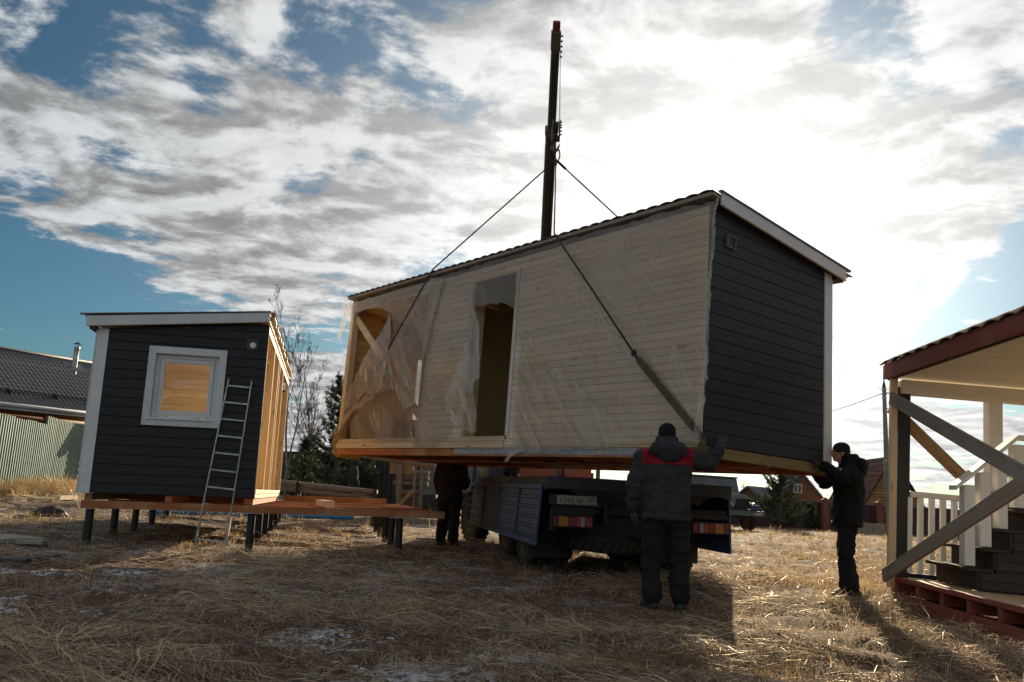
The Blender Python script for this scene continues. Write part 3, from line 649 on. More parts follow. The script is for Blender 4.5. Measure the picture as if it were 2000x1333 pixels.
film_sheet('flap', None, [(764, 612), (769, 650), (764, 690), (756, 766), (722, 770), (690, 800), (680, 812), (672, 792), (700, 735), (735, 665)], -.06, .09, .015, 31, .06, main_film)
film_sheet('flap', None, [(690, 588), (686, 606), (681, 625), (677, 645), (671, 662), (667, 667), (664, 660), (669, 632), (676, 606), (666, 602), (665, 596), (678, 593)], -.02, .12, .010, 41, .05, main_film)
film_sheet('flap', None, [(756, 690), (768, 712), (772, 760), (740, 768), (700, 806), (668, 850), (655, 858), (652, 850), (690, 806), (735, 750), (748, 715)], -.09, .10, .013, 51, .04, main_film)
film_sheet('flap', None, [(1003, 878), (1022, 882), (1003, 890), (999, 904), (989, 903), (995, 889)], -.05, .05, .009, 61, .04, main_film)
film_sheet('flap', None, [(1398, 391), (1405, 388), (1400, 430), (1391, 520), (1388, 620), (1383, 740), (1376, 820), (1369, 866), (1352, 866), (1368, 800), (1378, 700), (1383, 560), (1392, 450)], -.045, .06, .012, 71, .02, main_film)

# ---------------------------------------------------------------- settled house with the window
ML = frame((-3.6783, 12.7543, 0.7454), 0.2016, -0.0134, -0.0162)
def lpx(px, py, off=0.0, axis=1): return on_plane(px, py, ML, axis, off)
lh = thing('modular_house', 'navy black wooden house module with a lit window, set on steel piles', 'house', ML)
WL, DL = 2.40, 6.77
def rl(x): return 2.63 + .1 * (x) * 1.0                # roof underside, falls towards -x
def lrow(x0, x1, z0, z1):
    zt0, zt1 = rl(x0), rl(x1); pts = [(x0, z0), (x1, z0)]
    if zt1 < z1: pts.append((x1, zt1)); 
    else: pts.append((x1, z1))
    if zt0 < z1:
        xx = (z1 - 2.63) / .1
        if x0 < xx < x1: pts.append((xx, z1))
        pts.append((x0, max(zt0, z0)))
    else: pts.append((x0, z1))
    return pts
wx0, wx1, wz0, wz1 = -1.685, -.58, 1.0, 2.175          # outside of the window casing
wall_segs = lambda z0, z1: [(-2.262, wx0 + .03), (wx1 - .03, -.004)] if (z1 > wz0 + .03 and z0 < wz1 - .03) else [(-2.262, -.004)]
hb = .1385
for i in range(20):
    z0 = .004 + i * hb; z1 = z0 + hb - .006
    if z0 > rl(0) - .02: break
    for a, b in wall_segs(z0, z1):
        if rl(a) < z0 + .012: a = min(b - .2, (z0 + .02 - 2.63) / .1)
        m = MB(); m.prism(lrow(a, b, z0, z1), 'y', -.0 + random.uniform(0, .0015), .02); m.build('siding_board', NAVY, lh, bevel=.003)
m = MB()
for a, b, z0, z1 in ((-2.36, wx0 + .04, .0, 2.36), (wx1 - .04, -.03, .0, 2.54), (wx0 + .04, wx1 - .04, 0, wz0 + .04), (wx0 + .04, wx1 - .04, wz1 - .04, 2.42)): m.box(a, b, .024, .12, z0, z1)
m.build('wall_core', NAVY, lh)
plank('corner_trim', -2.425, -2.27, -.012, .016, .0, 2.385, WHITE, lh); plank('corner_trim', -2.447, -2.427, -.012, .13, .0, 2.37, WHITE, lh)
m = MB(); m.box(-2.42, -2.38, .13, DL, .0, 2.36); m.build('side_wall', NAVY, lh)
# window: casing boards, frame, sash, pane, sill
win = thing('window', None, None); win.parent = lh
def casing(p): m = MB(); m.prism(p, 'y', -.030, .0); return m.build('casing_board', WHITE, win, bevel=.003)
cw = .105
casing([(wx0, wz1), (wx0 + cw, wz1 - cw), (wx1 - cw, wz1 - cw), (wx1, wz1)]); casing([(wx0, wz0), (wx1, wz0), (wx1 - cw, wz0 + cw), (wx0 + cw, wz0 + cw)])
casing([(wx0, wz0 + .002), (wx0 + cw, wz0 + cw), (wx0 + cw, wz1 - cw), (wx0, wz1 - .002)]); casing([(wx1, wz0 + .002), (wx1, wz1 - .002), (wx1 - cw, wz1 - cw), (wx1 - cw, wz0 + cw)])
def rect_frame(x0, x1, z0, z1, t, y0, y1, name, mat):
    m = MB(); m.box(x0, x0 + t, y0, y1, z0, z1).box(x1 - t, x1, y0, y1, z0, z1).box(x0 + t, x1 - t, y0, y1, z0, z0 + t).box(x0 + t, x1 - t, y0, y1, z1 - t, z1); return m.build(name, mat, win, bevel=.004)
ix0, ix1, iz0, iz1 = wx0 + cw, wx1 - cw, wz0 + cw, wz1 - cw
m = MB(); m.box(ix0 - .012, ix0, -.02, .075, iz0, iz1).box(ix1, ix1 + .012, -.02, .075, iz0, iz1).box(ix0, ix1, -.02, .075, iz1, iz1 + .012).box(ix0, ix1, .0, .075, iz0 - .012, iz0); m.build('reveal', WHITE, win)
rect_frame(ix0, ix1, iz0, iz1, .062, .052, .11, 'frame', WHITE); rect_frame(ix0 + .066, ix1 - .066, iz0 + .068, iz1 - .066, .058, .040, .10, 'sash', WHITE)
m = MB(); m.box(ix0 + .12, ix1 - .12, .075, .081, iz0 + .122, iz1 - .12); m.build('pane', GLASS, win)
m = MB(); m.prism([(-.055, iz0 - .012), (.05, iz0 + .012), (.05, iz0 + .020), (-.055, iz0 - .002)], 'x', ix0 - .03, ix1 - .02); m.build('sill', WHITE, win)
for x in (ix0 + .19, ix1 - .19): m = MB(); m.tube([(x, .045, iz1 - .03), (x, .052, iz1 - .03)], .012, 8); m.build('fixing_cap', WHITE, win)
for x in (ix0 + .09, ix0 + .22, ix1 - .22, ix1 - .09): m = MB(); m.box(x - .012, x + .012, .0485, .0515, iz0 + .03, iz0 + .038); m.build('drain_slot', BLACKP, win)
m = MB(); m.box(ix0 + .116, ix1 - .116, .069, .076, iz0 + .117, iz0 + .122).box(ix0 + .116, ix1 - .116, .069, .076, iz1 - .121, iz1 - .116).box(ix0 + .116, ix0 + .12, .069, .076, iz0 + .122, iz1 - .121).box(ix1 - .12, ix1 - .116, .069, .076, iz0 + .122, iz1 - .121); m.build('seal', BLACKP, win)
# vent
v = thing('vent', None, None); v.parent = lh
m = MB(); x0, x1, z0, z1 = -.305, -.148, 2.215, 2.366
m.box(x0, x0 + .012, -.028, 0, z0, z1).box(x1 - .012, x1, -.028, 0, z0, z1).box(x0 + .012, x1 - .012, -.028, 0, z0, z0 + .012).box(x0 + .012, x1 - .012, -.028, 0, z1 - .012, z1).box(x0 + .012, x1 - .012, -.006, 0, z0 + .012, z1 - .012); m.build('vent_frame', VENTG, v)
m = MB(); m.tube([(-.222, -.012, 2.285), (-.222, -.026, 2.285)], .045, 18); m.build('vent_disc', VENTW, v)
m = MB(); m.tube([(-.228, -.006, 2.292), (-.228, -.0115, 2.292)], .056, 18); m.build('vent_opening', BLACKP, v)
# roof
def ybeam(name, x0, x1, y0, y1, z0, z1, mat): return plank(name, x0, x1, y0, y1, z0, z1, mat, lh)
m = MB(); m.prism([(-2.56, 2.392), (-.002, 2.648), (-.002, 2.79), (-2.575, 2.535)], 'y', -.135, -.112); m.build('fascia_board', WHITE, lh)
m = MB(); m.prism([(-2.56, 2.382), (-.002, 2.637), (-.002, 2.646), (-2.56, 2.391)], 'y', -.138, -.115); m.build('fascia_edging', PINE, lh)
m = MB(); m.prism([(-2.66, 2.55), (.015, 2.795), (.015, 2.812), (-2.66, 2.567)], 'y', -.15, -.09); m.build('verge_cap', BROWNM, lh)
m = MB(); m.prism([(-2.52, 2.40), (-2.428, 2.405), (-2.428, 2.36), (-2.52, 2.352)], 'y', -.11, DL); m.build('eaves_soffit', CHAR, lh)
m = MB(); m.prism([(-2.55, 2.40), (-.01, 2.655), (-.01, 2.668), (-2.55, 2.413)], 'y', -.112, .022); m.build('verge_soffit', CHAR, lh)
m = MB(); m.prism([(-2.56, 2.50), (-.0, 2.755), (-.0, 2.775), (-2.56, 2.52)], 'y', -.10, DL + .1); m.build('roof_boards', PINEY, lh)
m = MB()
xs = np.linspace(-2.64, .02, 20); k = int((DL + .2) / .19 * 6); ys = np.linspace(-.10, DL + .12, k)
vs = [(x, y, 2.795 + .0925 * x + .02 * abs(math.cos(math.pi * y / .19))) for x in (-2.64, .06) for y in ys]; m.add(vs, [(i, i + 1, k + i + 1, k + i) for i in range(k - 1)])
m.build('roof_sheet', BROWNM, lh)
iz0_, iz1_ = 1.1, 2.08
# open long side: header, studs, ends of roof boards, sill, lining seen inside
plank('header_beam', -.05, -.004, .03, DL, 2.50, 2.60, PINEY, lh); plank('header_beam', -.045, .0, .03, DL, 2.655, 2.74, PINEY, lh); plank('header_beam', -.05, -.0, .03, DL, 2.36, 2.44, PINEY, lh) if False else None
for k in range(34):
    y = .04 + k * .2; plank('roof_lath_end', -.0, .045 + random.uniform(0, .03), y, y + .085, 2.705 + random.uniform(-.006, .006), 2.765, PINEX if False else PINE, lh)
for y in (.03, 1.65, 2.9, 3.35, 4.45, DL - .10): plank('stud', -.075, -.006, y, y + .05, .13, 2.50, PINEZ, lh)
plank('edge_board', -.075, .0, .03, .055, .13, 2.6, BLACKP, lh)
plank('sill_beam', -.06, .006, .03, DL, .062, .128, PINEY, lh); plank('sill_beam', -.06, .002, .03, DL, -.004, .055, PINEY, lh)
for i in range(19):
    z0 = .13 + i * .1385
    if z0 + .1345 < 2.44:
        plank('lining_board', -2.37, -2.345, .13, DL - .06, z0, z0 + .1345, INTY, lh); plank('lining_board', -2.34, -.35, 2.2, 2.222, z0, z0 + .1345, INTX, lh); plank('lining_board', -2.3, -.02, .124, .142, z0, z0 + .1345, INTX, lh) if not (z0 + .13 > iz0_ and z0 < iz1_) else [plank('lining_board', a_, b_, .124, .142, z0, z0 + .1345, INTX, lh) for a_, b_ in ((-2.3, -1.6), (-.66, -.02))]
        plank('lining_board', -2.36, -.012, DL - .05, DL - .025, z0, z0 + .1345, INTX, lh)
plank('partition_end', -.40, -.08, 3.0, 3.05, .13, 2.44, PINEZ, lh)
m = MB(); m.box(-2.37, -.01, .03, DL, .09, .128); m.build('floor_deck', INTY, lh)
for k in range(35):
    y = .13 + k * .189; m = MB(); m.prism([(-1.15, -.0925), (1.15, .0925), (1.15, .11), (-1.15, -.075)], 'y', -.092, .092) if k == 0 else None
    if k == 0: _cb = m.mesh('ceiling_board', INTX)
    link('ceiling_board', _cb, lh, loc=(-1.21, y + .095, 2.47 + random.uniform(-.002, .002)))
m = MB(); m.prism([(-2.37, 2.41), (-.05, 2.60), (-.05, 2.62), (-2.37, 2.43)], 'y', .12, DL - .03); m.build('ceiling_core', INTY, lh)
m = MB(); m.box(-2.40, 0, DL - .022, DL, 0, 2.40); m.build('back_wall', NAVY, lh)
for y in (1.7, 3.3, 5.0, 6.5): plank('skid', -2.28, -.02, y, y + .1, -.10, -.006, ORNX, lh)
plank('skid', -2.34, -2.24, .05, DL - .1, -.10, -.006, OLIVE, lh); plank('skid', -.15, -.02, .05, DL - .1, -.10, -.006, ORNY, lh)
plank('floor_joist', -1.25, -1.15, .03, DL - .1, -.099, -.006, ORNY, lh)

# ---------------------------------------------------------------- pile foundation
fd = thing('pile_foundation', 'grid of orange timber beams on black screw piles under the navy house', 'foundation', ML)
ROWS = [-.015 + k * 1.52 for k in range(6)]
for k, y in enumerate(ROWS):
    ends = [2.845, 2.80, 2.83, 2.80, 2.82, 2.79]
    o = plank('beam', -2.36, ends[k], y, y + .11, -.213, -.104, ORNX, fd); 
    for x in (-2.24, -.02, 2.16):
        gx, gy = (ML @ Vector((x, y + .05, 0))).xy
        zb = (ML.inverted() @ Vector((gx, gy, G(gx, gy) - .25))).z
        m = MB(); m.tube([(0, 0, zb), (0, 0, -.222)], .058, 14); m.build('pile', BLACKP, fd, loc=(x, y + .06, 0), smooth=False)
        m = MB(); m.box(-.16, .16, -.1, .1, -.004, .004); m.build('pile_plate', GALV, fd, loc=(x, y + .05, -.2175))
plank('beam', .05, 2.45, ROWS[5] + .02, ROWS[5] + .07, -.1035, .02, ORNX, fd)
for x in (.06, 2.4): plank('cross_beam', x, x + .05, .10, ROWS[5], -.1035 - .0, -.07, ORNY, fd) if False else None
# loose timber block lying across the beams
p = lpx(613, 977, .0, 1)
o = MB(); o.cbox((0, 0, 0), (.145, 1.55, .10)); o = o.build('timber_offcut', PINEY, None, bevel=.004)
o.matrix_world = ML @ Matrix.Translation((1.02, 1.05, -.052)) @ Matrix.Rotation(R(6), 4, 'Z'); tag(o, 'short square timber lying loose across the orange foundation beams', 'timber')
# ladder leaning on the navy wall
def gpt(px, py, z=-.03):
    d = ray(px, py); return CAM + d * ((z - HC) / d.z)
lt0 = ML @ Vector((-.515, -.045, 1.745)); lt1 = ML @ Vector((-.182, -.045, 1.735)); lb0 = gpt(390, 1069); lb1 = gpt(440, 1077)
lb0 = lb1 - (ML.to_3x3() @ Vector((.43, 0, 0)));  lb0.z = G(lb0.x, lb0.y) - .02; lb1.z = G(lb1.x, lb1.y) - .02
ld = thing('ladder', 'narrow scuffed aluminium ladder leaning on the navy house beside the window', 'ladder', Matrix.Translation((lb0 + lb1) / 2)); off = (lb0 + lb1) / 2
for a, b in ((lb0, lt0), (lb1, lt1)):
    m = MB(); m.beam(a - off, b - off, .022, .055, (0, -1, .3)); m.build('stile', ALU, ld, bevel=.003)
for k in range(10):
    t = .055 + k * .1005; a = lb0.lerp(lt0, t) - off; b = lb1.lerp(lt1, t) - off
    m = MB(); m.beam(a, b, .028, .024, (0, 0, 1)); m.build('rung', ALU, ld)
# blue pipe on the ground behind the piles
a = gpt(290, 1013, .03); b = gpt(688, 1021, .03); c_ = a - (b - a) * .1
m = MB(); m.lathe([(.045, -3.2), (.055, -3.2), (.055, 3.2), (.045, 3.2), (.045, -3.2)], 18); o = m.build('plastic_pipe', PIPEB, smooth=False)
mid = (a + b) / 2; mid.z = G(mid.x, mid.y) + .07; o.matrix_world = Matrix.Translation(mid) @ (b - a).to_track_quat('Z', 'Y').to_matrix().to_4x4() @ Matrix.Scale((b - a).length / 6.4, 4, (0, 0, 1))
tag(o, 'long bright blue plastic pipe lying on the ground behind the black piles', 'pipe')
# ---------------------------------------------------------------- flatbed truck with loader crane
TY = 11.0
MT = frame((1.76, 11.0, 0.0), R(TY))
trk = thing('flatbed_truck', 'dusty blue flatbed truck with its sides hanging down under the lifted house', 'truck', MT)
HW = 1.25
def tb(name, mat, *boxes, bevel=.004, parent=None):
    m = MB()
    for b in boxes: m.box(*b)
    return m.build(name, mat, parent or trk, bevel=bevel)
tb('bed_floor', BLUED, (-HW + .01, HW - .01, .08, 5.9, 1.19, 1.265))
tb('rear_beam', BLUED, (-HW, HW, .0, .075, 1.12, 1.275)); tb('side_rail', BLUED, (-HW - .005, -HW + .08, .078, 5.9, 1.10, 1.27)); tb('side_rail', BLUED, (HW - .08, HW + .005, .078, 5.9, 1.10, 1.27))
for k in range(9):
    y = .5 + k * .62; m = MB(); m.tube([(-HW - .006, y, 1.17), (-HW - .02, y, 1.17)], .022, 8); m.build('hinge', CHASSIS, trk)
m = MB(); m.prism([(-.95, 1.118), (-.30, 1.118), (-.55, 1.06), (-.80, 1.03)], 'y', .02, .06).prism([(.30, 1.118), (.95, 1.118), (.80, 1.0), (.60, 1.06)], 'y', .02, .06).box(-.62, .62, .03, .07, .98, 1.118); m.build('gusset', CHASSIS, trk)
tb('frame_rail', CHASSIS, (-.45, -.36, .15, 8.0, .80, 1.05)); tb('frame_rail', CHASSIS, (.36, .45, .15, 8.0, .80, 1.05)); [tb('cross_member', CHASSIS, q) for q in ((-.36, .36, .15, .25, .82, 1.03), (-.36, .36, 1.9, 2.0, .82, 1.03), (-.36, .36, 3.9, 4.0, .82, 1.03))]
tb('cross_bearer', CHASSIS, *[(-HW + .05, HW - .05, .9 + k * 1.0, .98 + k * 1.0, 1.06, 1.185) for k in range(5)])
# drop sides hanging open
def drop_side(x, y0, y1, sgn, lean, mat, name):
    M = Matrix.Translation((x, 0, 1.175)) @ Matrix.Rotation(lean, 4, 'Y')
    p = thing(name, None, None); p.parent = trk; p.matrix_local = M
    H = .775; t = .03 * sgn
    m = MB(); e = .045
    def bx(a, b, c, d, tt=.03): m.box(min(0, tt * sgn), max(0, tt * sgn), a, b, c, d)
    bx(y0, y1, -.07, 0); bx(y0, y1, -H, -H + .075); bx(y0, y0 + e, -H + .075, -.07); bx(y1 - e, y1, -H + .075, -.07); ym = y0 + (y1 - y0) * .48; bx(ym - .02, ym + .02, -H + .075, -.07, .034)
    m.build('panel_frame', mat, p, bevel=.004)
    for a, b in ((y0 + e, ym - .02), (ym + .02, y1 - e)):
        m = MB(); n = 5; hh = (H - .145) / n; prof = []
        for i in range(n):
            z = -.07 - i * hh; prof += [(0.004, z), (0.004, z - hh * .62), (.020, z - hh * .70), (.020, z - hh * .92)]
        prof.append((.004, -H + .075))
        vs = [(px_ * sgn, yy, zz) for px_, zz in prof for yy in (a, b)] + [(-.004 * sgn, yy, zz) for zz in (-.07, -H + .075) for yy in (a, b)]
        k = len(prof); m.add(vs, [(2 * i, 2 * i + 1, 2 * i + 3, 2 * i + 2) for i in range(k - 1)] + [(2 * k, 2 * k + 1, 2 * k + 3, 2 * k + 2)]); m.build('ribbed_sheet', mat, p)
    return p
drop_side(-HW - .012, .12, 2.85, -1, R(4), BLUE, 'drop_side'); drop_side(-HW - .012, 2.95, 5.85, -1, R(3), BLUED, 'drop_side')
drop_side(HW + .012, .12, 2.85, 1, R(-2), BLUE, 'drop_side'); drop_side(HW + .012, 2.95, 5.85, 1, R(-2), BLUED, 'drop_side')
tb('corner_post', BLUE, (-HW - .03, -HW + .04, 5.86, 5.93, 1.0, 1.75)); tb('corner_post', BLUE, (HW - .04, HW + .03, 5.86, 5.93, 1.0, 1.75))
# wheels
def wheel(x, y, steer=0.0, r=.515, w=.27, out=-1, parent=None, detail=True, lugs=26, M=None, name='wheel'):
    p = thing(name, None, None); p.parent = parent or trk
    p.matrix_local = M if M is not None else Matrix.Translation((x, y, r - .015)) @ Matrix.Rotation(steer, 4, 'Z') @ Matrix.Rotation(R(90) * out, 4, 'Y')
    h = w / 2; m = MB()
    m.lathe([(r * .56, -h * .8), (r * .60, -h), (r * .88, -h * 1.02), (r * .965, -h * .82), (r * .985, -h * .4), (r * .985, h * .4), (r * .965, h * .82), (r * .88, h * 1.02), (r * .60, h), (r * .56, h * .8)], 40); m.build('tyre', TYRE, p, smooth=True)
    m = MB()
    for i in range(lugs):
        a = 2 * math.pi * i / lugs
        for s in (-1, 1):
            a2 = a + (math.pi / lugs if s > 0 else 0); c = Vector((math.cos(a2) * r * .99, math.sin(a2) * r * .99, s * h * .5))
            m.cbox(c, (.03, r * .15, h * .78), Matrix.Rotation(a2, 3, 'Z') @ Matrix.Rotation(R(28) * s, 3, 'X'))
    m.build('tread_block', TREAD, p)
    m = MB(); m.lathe([(.0, h * .35), (r * .12, h * .35), (r * .16, h * .5), (r * .2, h * .1), (r * .42, h * .12), (r * .5, h * .75), (r * .575, h * .98), (r * .575, h * .8), (r * .555, -h * .8), (.0, -h * .8)], 30); m.build('rim', RIM, p, smooth=False)
    if detail:
        m = MB(); m.lathe([(.0, h * .95), (r * .10, h * .95), (r * .14, h * .7), (r * .15, h * .3)], 16)
        for i in range(10): a = 2 * math.pi * i / 10; m.tube([(math.cos(a) * r * .3, math.sin(a) * r * .3, h * .1), (math.cos(a) * r * .3, math.sin(a) * r * .3, h * .3)], .018, 6)
        m.build('hub', RIM, p)
    return p
wheel(-1.03, 6.75, R(14)); wheel(1.03, 6.75, R(14), out=1, detail=False)
for y in (1.45, 2.85):
    wheel(-1.06, y); wheel(-.74, y, detail=False); wheel(1.06, y, out=1); wheel(.74, y, out=1, detail=False)
tb('axle', CHASSIS, (-.6, .6, 1.38, 1.52, .42, .58), (-.6, .6, 2.78, 2.92, .42, .58), (-.9, .9, 6.68, 6.82, .42, .56))
m = MB(); m.ball((0, 1.45, .5), (.24, .24, .22)); m.ball((0, 2.85, .5), (.24, .24, .22)); m.build('differential', CHASSIS, trk)
# spare wheel lying flat under the tail
wheel(0, 0, r=.56, w=.36, M=Matrix.Translation((-.27, .86, .50)) @ Matrix.Rotation(R(4), 4, 'Y'), lugs=30, name='spare_wheel')
tb('mud_flap', CHASSIS, (-1.2, -.62, .92, .935, .20, .78)); tb('mud_flap', CHASSIS, (.62, 1.2, .92, .935, .20, .78))
# rear lamps
def lamp(x0, cols):
    p = thing('tail_lamp', None, None); p.parent = trk; w = .50
    m = MB(); m.box(x0 - .02, x0 + w + .02, .03, .09, .645, .80); m.build('lamp_housing', CHASSIS, p)
    x = x0
    for frac, mt in cols:
        m = MB(); m.box(x + .003, x + frac * w - .003, -.005, .03, .66, .785); m.build('lamp_lens', mt, p, bevel=.005); x += frac * w
lamp(-1.13, ((.12, LRED), (.25, LAMB), (.20, LRED), (.10, LRED2), (.14, LCLR), (.19, LRED)))
lamp(.72, ((.18, LRED), (.13, LCLR), (.11, LRED2), (.18, LRED), (.26, LAMB), (.14, LRED)))
[tb('lamp_bracket', CHASSIS, q) for q in ((-1.16, -.58, .06, .11, .80, .90), (-1.17, -1.12, .02, .10, .60, .86), (.62, 1.24, .06, .11, .83, .90), (-1.14, -.50, .04, .10, .905, .935))]
m = MB(); m.tube([(-1.15, .10, .86), (-.5, .10, .86)], .03, 8).tube([(.55, .10, .92), (1.2, .10, .92)], .03, 8); m.build('underrun_bar', CHASSIS, trk)
tb('plate_bracket', CHASSIS, (-1.20, -.44, .03, .05, .92, 1.055), (-.47, -.42, .03, .3, .70, 1.10)); 
tb('tail_panel', CHASSIS, (-.62, .72, .28, .30, .56, .82)); pl = tb('number_plate', PLATE, (-1.10, -.58, .016, .028, .93, 1.045)); pl.parent = trk
def text_obj(name, body, size, mat, parent, M):
    cu = bpy.data.curves.new(name, 'FONT'); cu.body = body; cu.size = size; cu.align_x = 'LEFT'; cu.extrude = .0012; cu.resolution_u = 2
    tmp = bpy.data.objects.new('tmp', cu); C.objects.link(tmp); dg = bpy.context.evaluated_depsgraph_get(); me = bpy.data.meshes.new_from_object(tmp.evaluated_get(dg)); bpy.data.objects.remove(tmp)
    me.name = name; me.materials.clear(); me.materials.append(mat); o = link(name, me, parent); o.matrix_local = M; return o
def pt(body, x, z, s, sx=1.0): text_obj('plate_lettering', body, s, INK, pl, Matrix.Translation((x, .0135, z)) @ Matrix.Rotation(R(90), 4, 'X') @ Matrix.Scale(sx, 4, (1, 0, 0)))
pt('Х', -1.072, .952, .082, .95); pt('502', -1.013, .950, .098, .95); pt('ВР', -.847, .952, .080, .9); pt('797', -.708, .968, .078, .85); pt('RUS', -.665, .938, .026, 1.0)
m = MB(); m.box(-.722, -.719, .0125, .0155, .935, 1.04).box(-1.095, -.585, .0125, .0155, 1.036, 1.039).box(-1.095, -.585, .0125, .0155, .934, .937); m.build('plate_border', INK, pl)
m = MB(); m.tube([(-.45, .12, .74), (-.50, .06, .60), (-.56, .05, .56), (-.62, .07, .62), (-.64, .1, .72)], .007, 6).tube([(-.42, .12, .70), (-.45, .06, .62), (-.56, .05, .57)], .007, 6); m.build('loose_hose', CABLE, trk)
# things by the front of the bed: tanks, crane base, outrigger
m = MB(); m.tube([(-1.05, 6.15, .95), (-1.05, 6.15, 1.5)], .15, 14); m.ball((-1.05, 6.15, 1.5), (.15, .15, .08)); m.build('air_cleaner', CABG, trk, smooth=True)
m = MB(); m.tube([(-1.05, 5.98, .75), (-1.05, 5.98, 1.1)], .07, 10); m.build('air_bottle', RIM, trk)
tb('fuel_tank', CHASSIS, (-1.15, -.5, 4.6, 5.5, .55, 1.0), bevel=.04)
tb('crane_base', REDM, (-.42, .42, 5.95, 6.35, 1.06, 1.75), (-1.2, 1.2, 6.05, 6.25, 1.02, 1.22), bevel=.01)
tb('crane_ram', REDM, (-.65, -.5, 5.7, 5.85, 1.27, 2.1), bevel=.02); tb('control_valve', REDM, (.5, 1.05, 5.7, 5.9, 1.27, 1.62), bevel=.01); tb('outrigger', REDM, (-1.22, -1.08, 6.1, 6.2, .75, 1.5), (1.08, 1.22, 6.1, 6.2, .75, 1.5))
# cab
cabp = thing('cab', None, None); cabp.parent = trk
m = MB(); m.prism([(6.52, .95), (8.35, .95), (8.42, 1.6), (8.18, 2.55), (6.6, 2.62), (6.52, 2.3)], 'x', -1.18, 1.18); m.build('cab_shell', BLUE, cabp, bevel=.05)
m = MB(); m.box(-.95, .95, 6.505, 6.518, 1.75, 2.25); m.build('rear_window', CABGLASS, cabp)
for s in (-1, 1):
    m = MB(); m.box(s * 1.182 - .004, s * 1.182 + .004, 6.95, 8.0, 1.65, 2.3); m.build('side_window', CABGLASS, cabp)
    m = MB(); m.box(s * 1.22 - .25 * (s > 0) * 0 - .06, s * 1.22 + .06, 6.3, 6.5, .9, .98); m.build('step', CHASSIS, cabp)
m = MB(); m.box(-1.18, 1.18, 8.40, 8.5, .6, .95); m.build('bumper', CHASSIS, cabp)
m = MB(); m.box(-1.42, -1.30, 6.62, 6.68, 1.25, 1.6); m.build('mirror', WHITE, cabp)
m = MB(); m.tube([(-1.36, 6.65, 1.55), (-1.18, 6.9, 1.75)], .014, 6); m.build('mirror_arm', CHASSIS, cabp)
# loader crane boom, part of the truck
MTi = MT.inverted()
piv = MT @ Vector((0.0, 6.15, 3.35)); tip = at(1087, 52, 12.55); hookp = at(1086, 313, 12.6)
m = MB(); m.tube([(0, 6.15, 1.7), (0, 6.15, 3.3)], .17, 14); m.box(-.2, .2, 6.0, 6.3, 3.05, 3.5); m.build('crane_column', REDM, trk, bevel=.01)
bm_ = thing('crane_boom', None, None); bm_.parent = trk; bm_.matrix_local = MTi
col = at(1077, 238, 13.55)
def lp(t): return piv.lerp(tip, t)
collar_t = 0.745
def boomsec(a, b, w, h, name, mat=BOOMM):
    m = MB(); m.beam(a, b, w, h, (0, -1, .3)); return m.build(name, mat, bm_, bevel=.012)
boomsec(lp(-.02), lp(.42), .225, .26, 'boom_section'); boomsec(lp(.38), lp(collar_t), .185, .22, 'boom_section'); boomsec(lp(collar_t - .02), lp(.985), .135, .17, 'boom_section')
boomsec(lp(collar_t - .01), lp(collar_t + .012), .21, .25, 'boom_collar'); boomsec(lp(.41), lp(.43), .245, .29, 'boom_collar')
boomsec(lp(.945), lp(.99), .155, .19, 'sheave_head'); boomsec(lp(.985), lp(1.012), .118, .12, 'boom_tip', REDM)
d = (tip - piv).normalized(); side = d.cross(Vector((0, -1, .3))).normalized(); frt = side.cross(d)
m = MB()
for k in range(5): c_ = lp(.93 + k * .012) - side * .0 + side * (.085); m.tube([c_, c_ + side * .03], .018, 6)
m.build('boom_bolt', CHASSIS, bm_)
m = MB()
for s, dd in ((.052, .115), (.02, .12), (-.03, .118)): m.tube([lp(.43) + side * s + frt * dd * 1.15, lp(.70) + side * s + frt * dd, lp(.94) + side * s * .9 + frt * dd * .8], .009, 5)
m.build('boom_hose', CABLE, bm_)
m = MB(); m.tube([lp(.0) - frt * .28, lp(.36) - frt * .18], .07, 10); m.build('lift_ram', REDM, bm_)
# hook block
HB = at(1086, 256, 12.58)
hk = thing('hook_block', 'dark steel crane hook block with a red cheek hanging from the boom tip', 'crane hook', Matrix.Translation(HB))
for s in (-1, 1): m = MB(); m.box(s * .055 - .012, s * .055 + .012, -.055, .055, -.17, .17); m.build('cheek_plate', REDM if s > 0 else BOOMM, hk, bevel=.004)
m = MB(); m.lathe([(.0, -.035), (.10, -.035), (.085, 0), (.10, .035), (.0, .035)], 20, Matrix.Translation((0, 0, .06)) @ Matrix.Rotation(R(90), 4, 'Y')); m.build('sheave', CHASSIS, hk)
m = MB(); m.box(-.043, .043, -.05, .05, -.165, -.09); m.tube([(0, 0, -.09), (0, 0, -.03)], .022, 8); m.build('swivel', CHASSIS, hk)
m = MB()
for z in (.15, .1, .06, .0, -.06): m.tube([(.067, 0, z), (.092, 0, z)], .014, 6)
m.build('block_bolt', CHASSIS, hk)
hp = [(0, 0, -.16), (-.01, 0, -.22), (-.045, 0, -.26), (-.05, 0, -.31), (-.015, 0, -.345), (.03, 0, -.325), (.05, 0, -.27), (.066, 0, -.215)]
m = MB(); m.tube(hp, [.018, .022, .026, .028, .028, .024, .016, .006], 8); m.build('hook', BOOMM, hk, smooth=True)
m = MB()
for s in (-.045, .05): m.tube([(s, -.01, .15), Vector(lp(.955) + side * (.06 + s * .25)) + frt * .1 - HB], .006, 5)
m.build('hoist_rope', CABLE, hk)
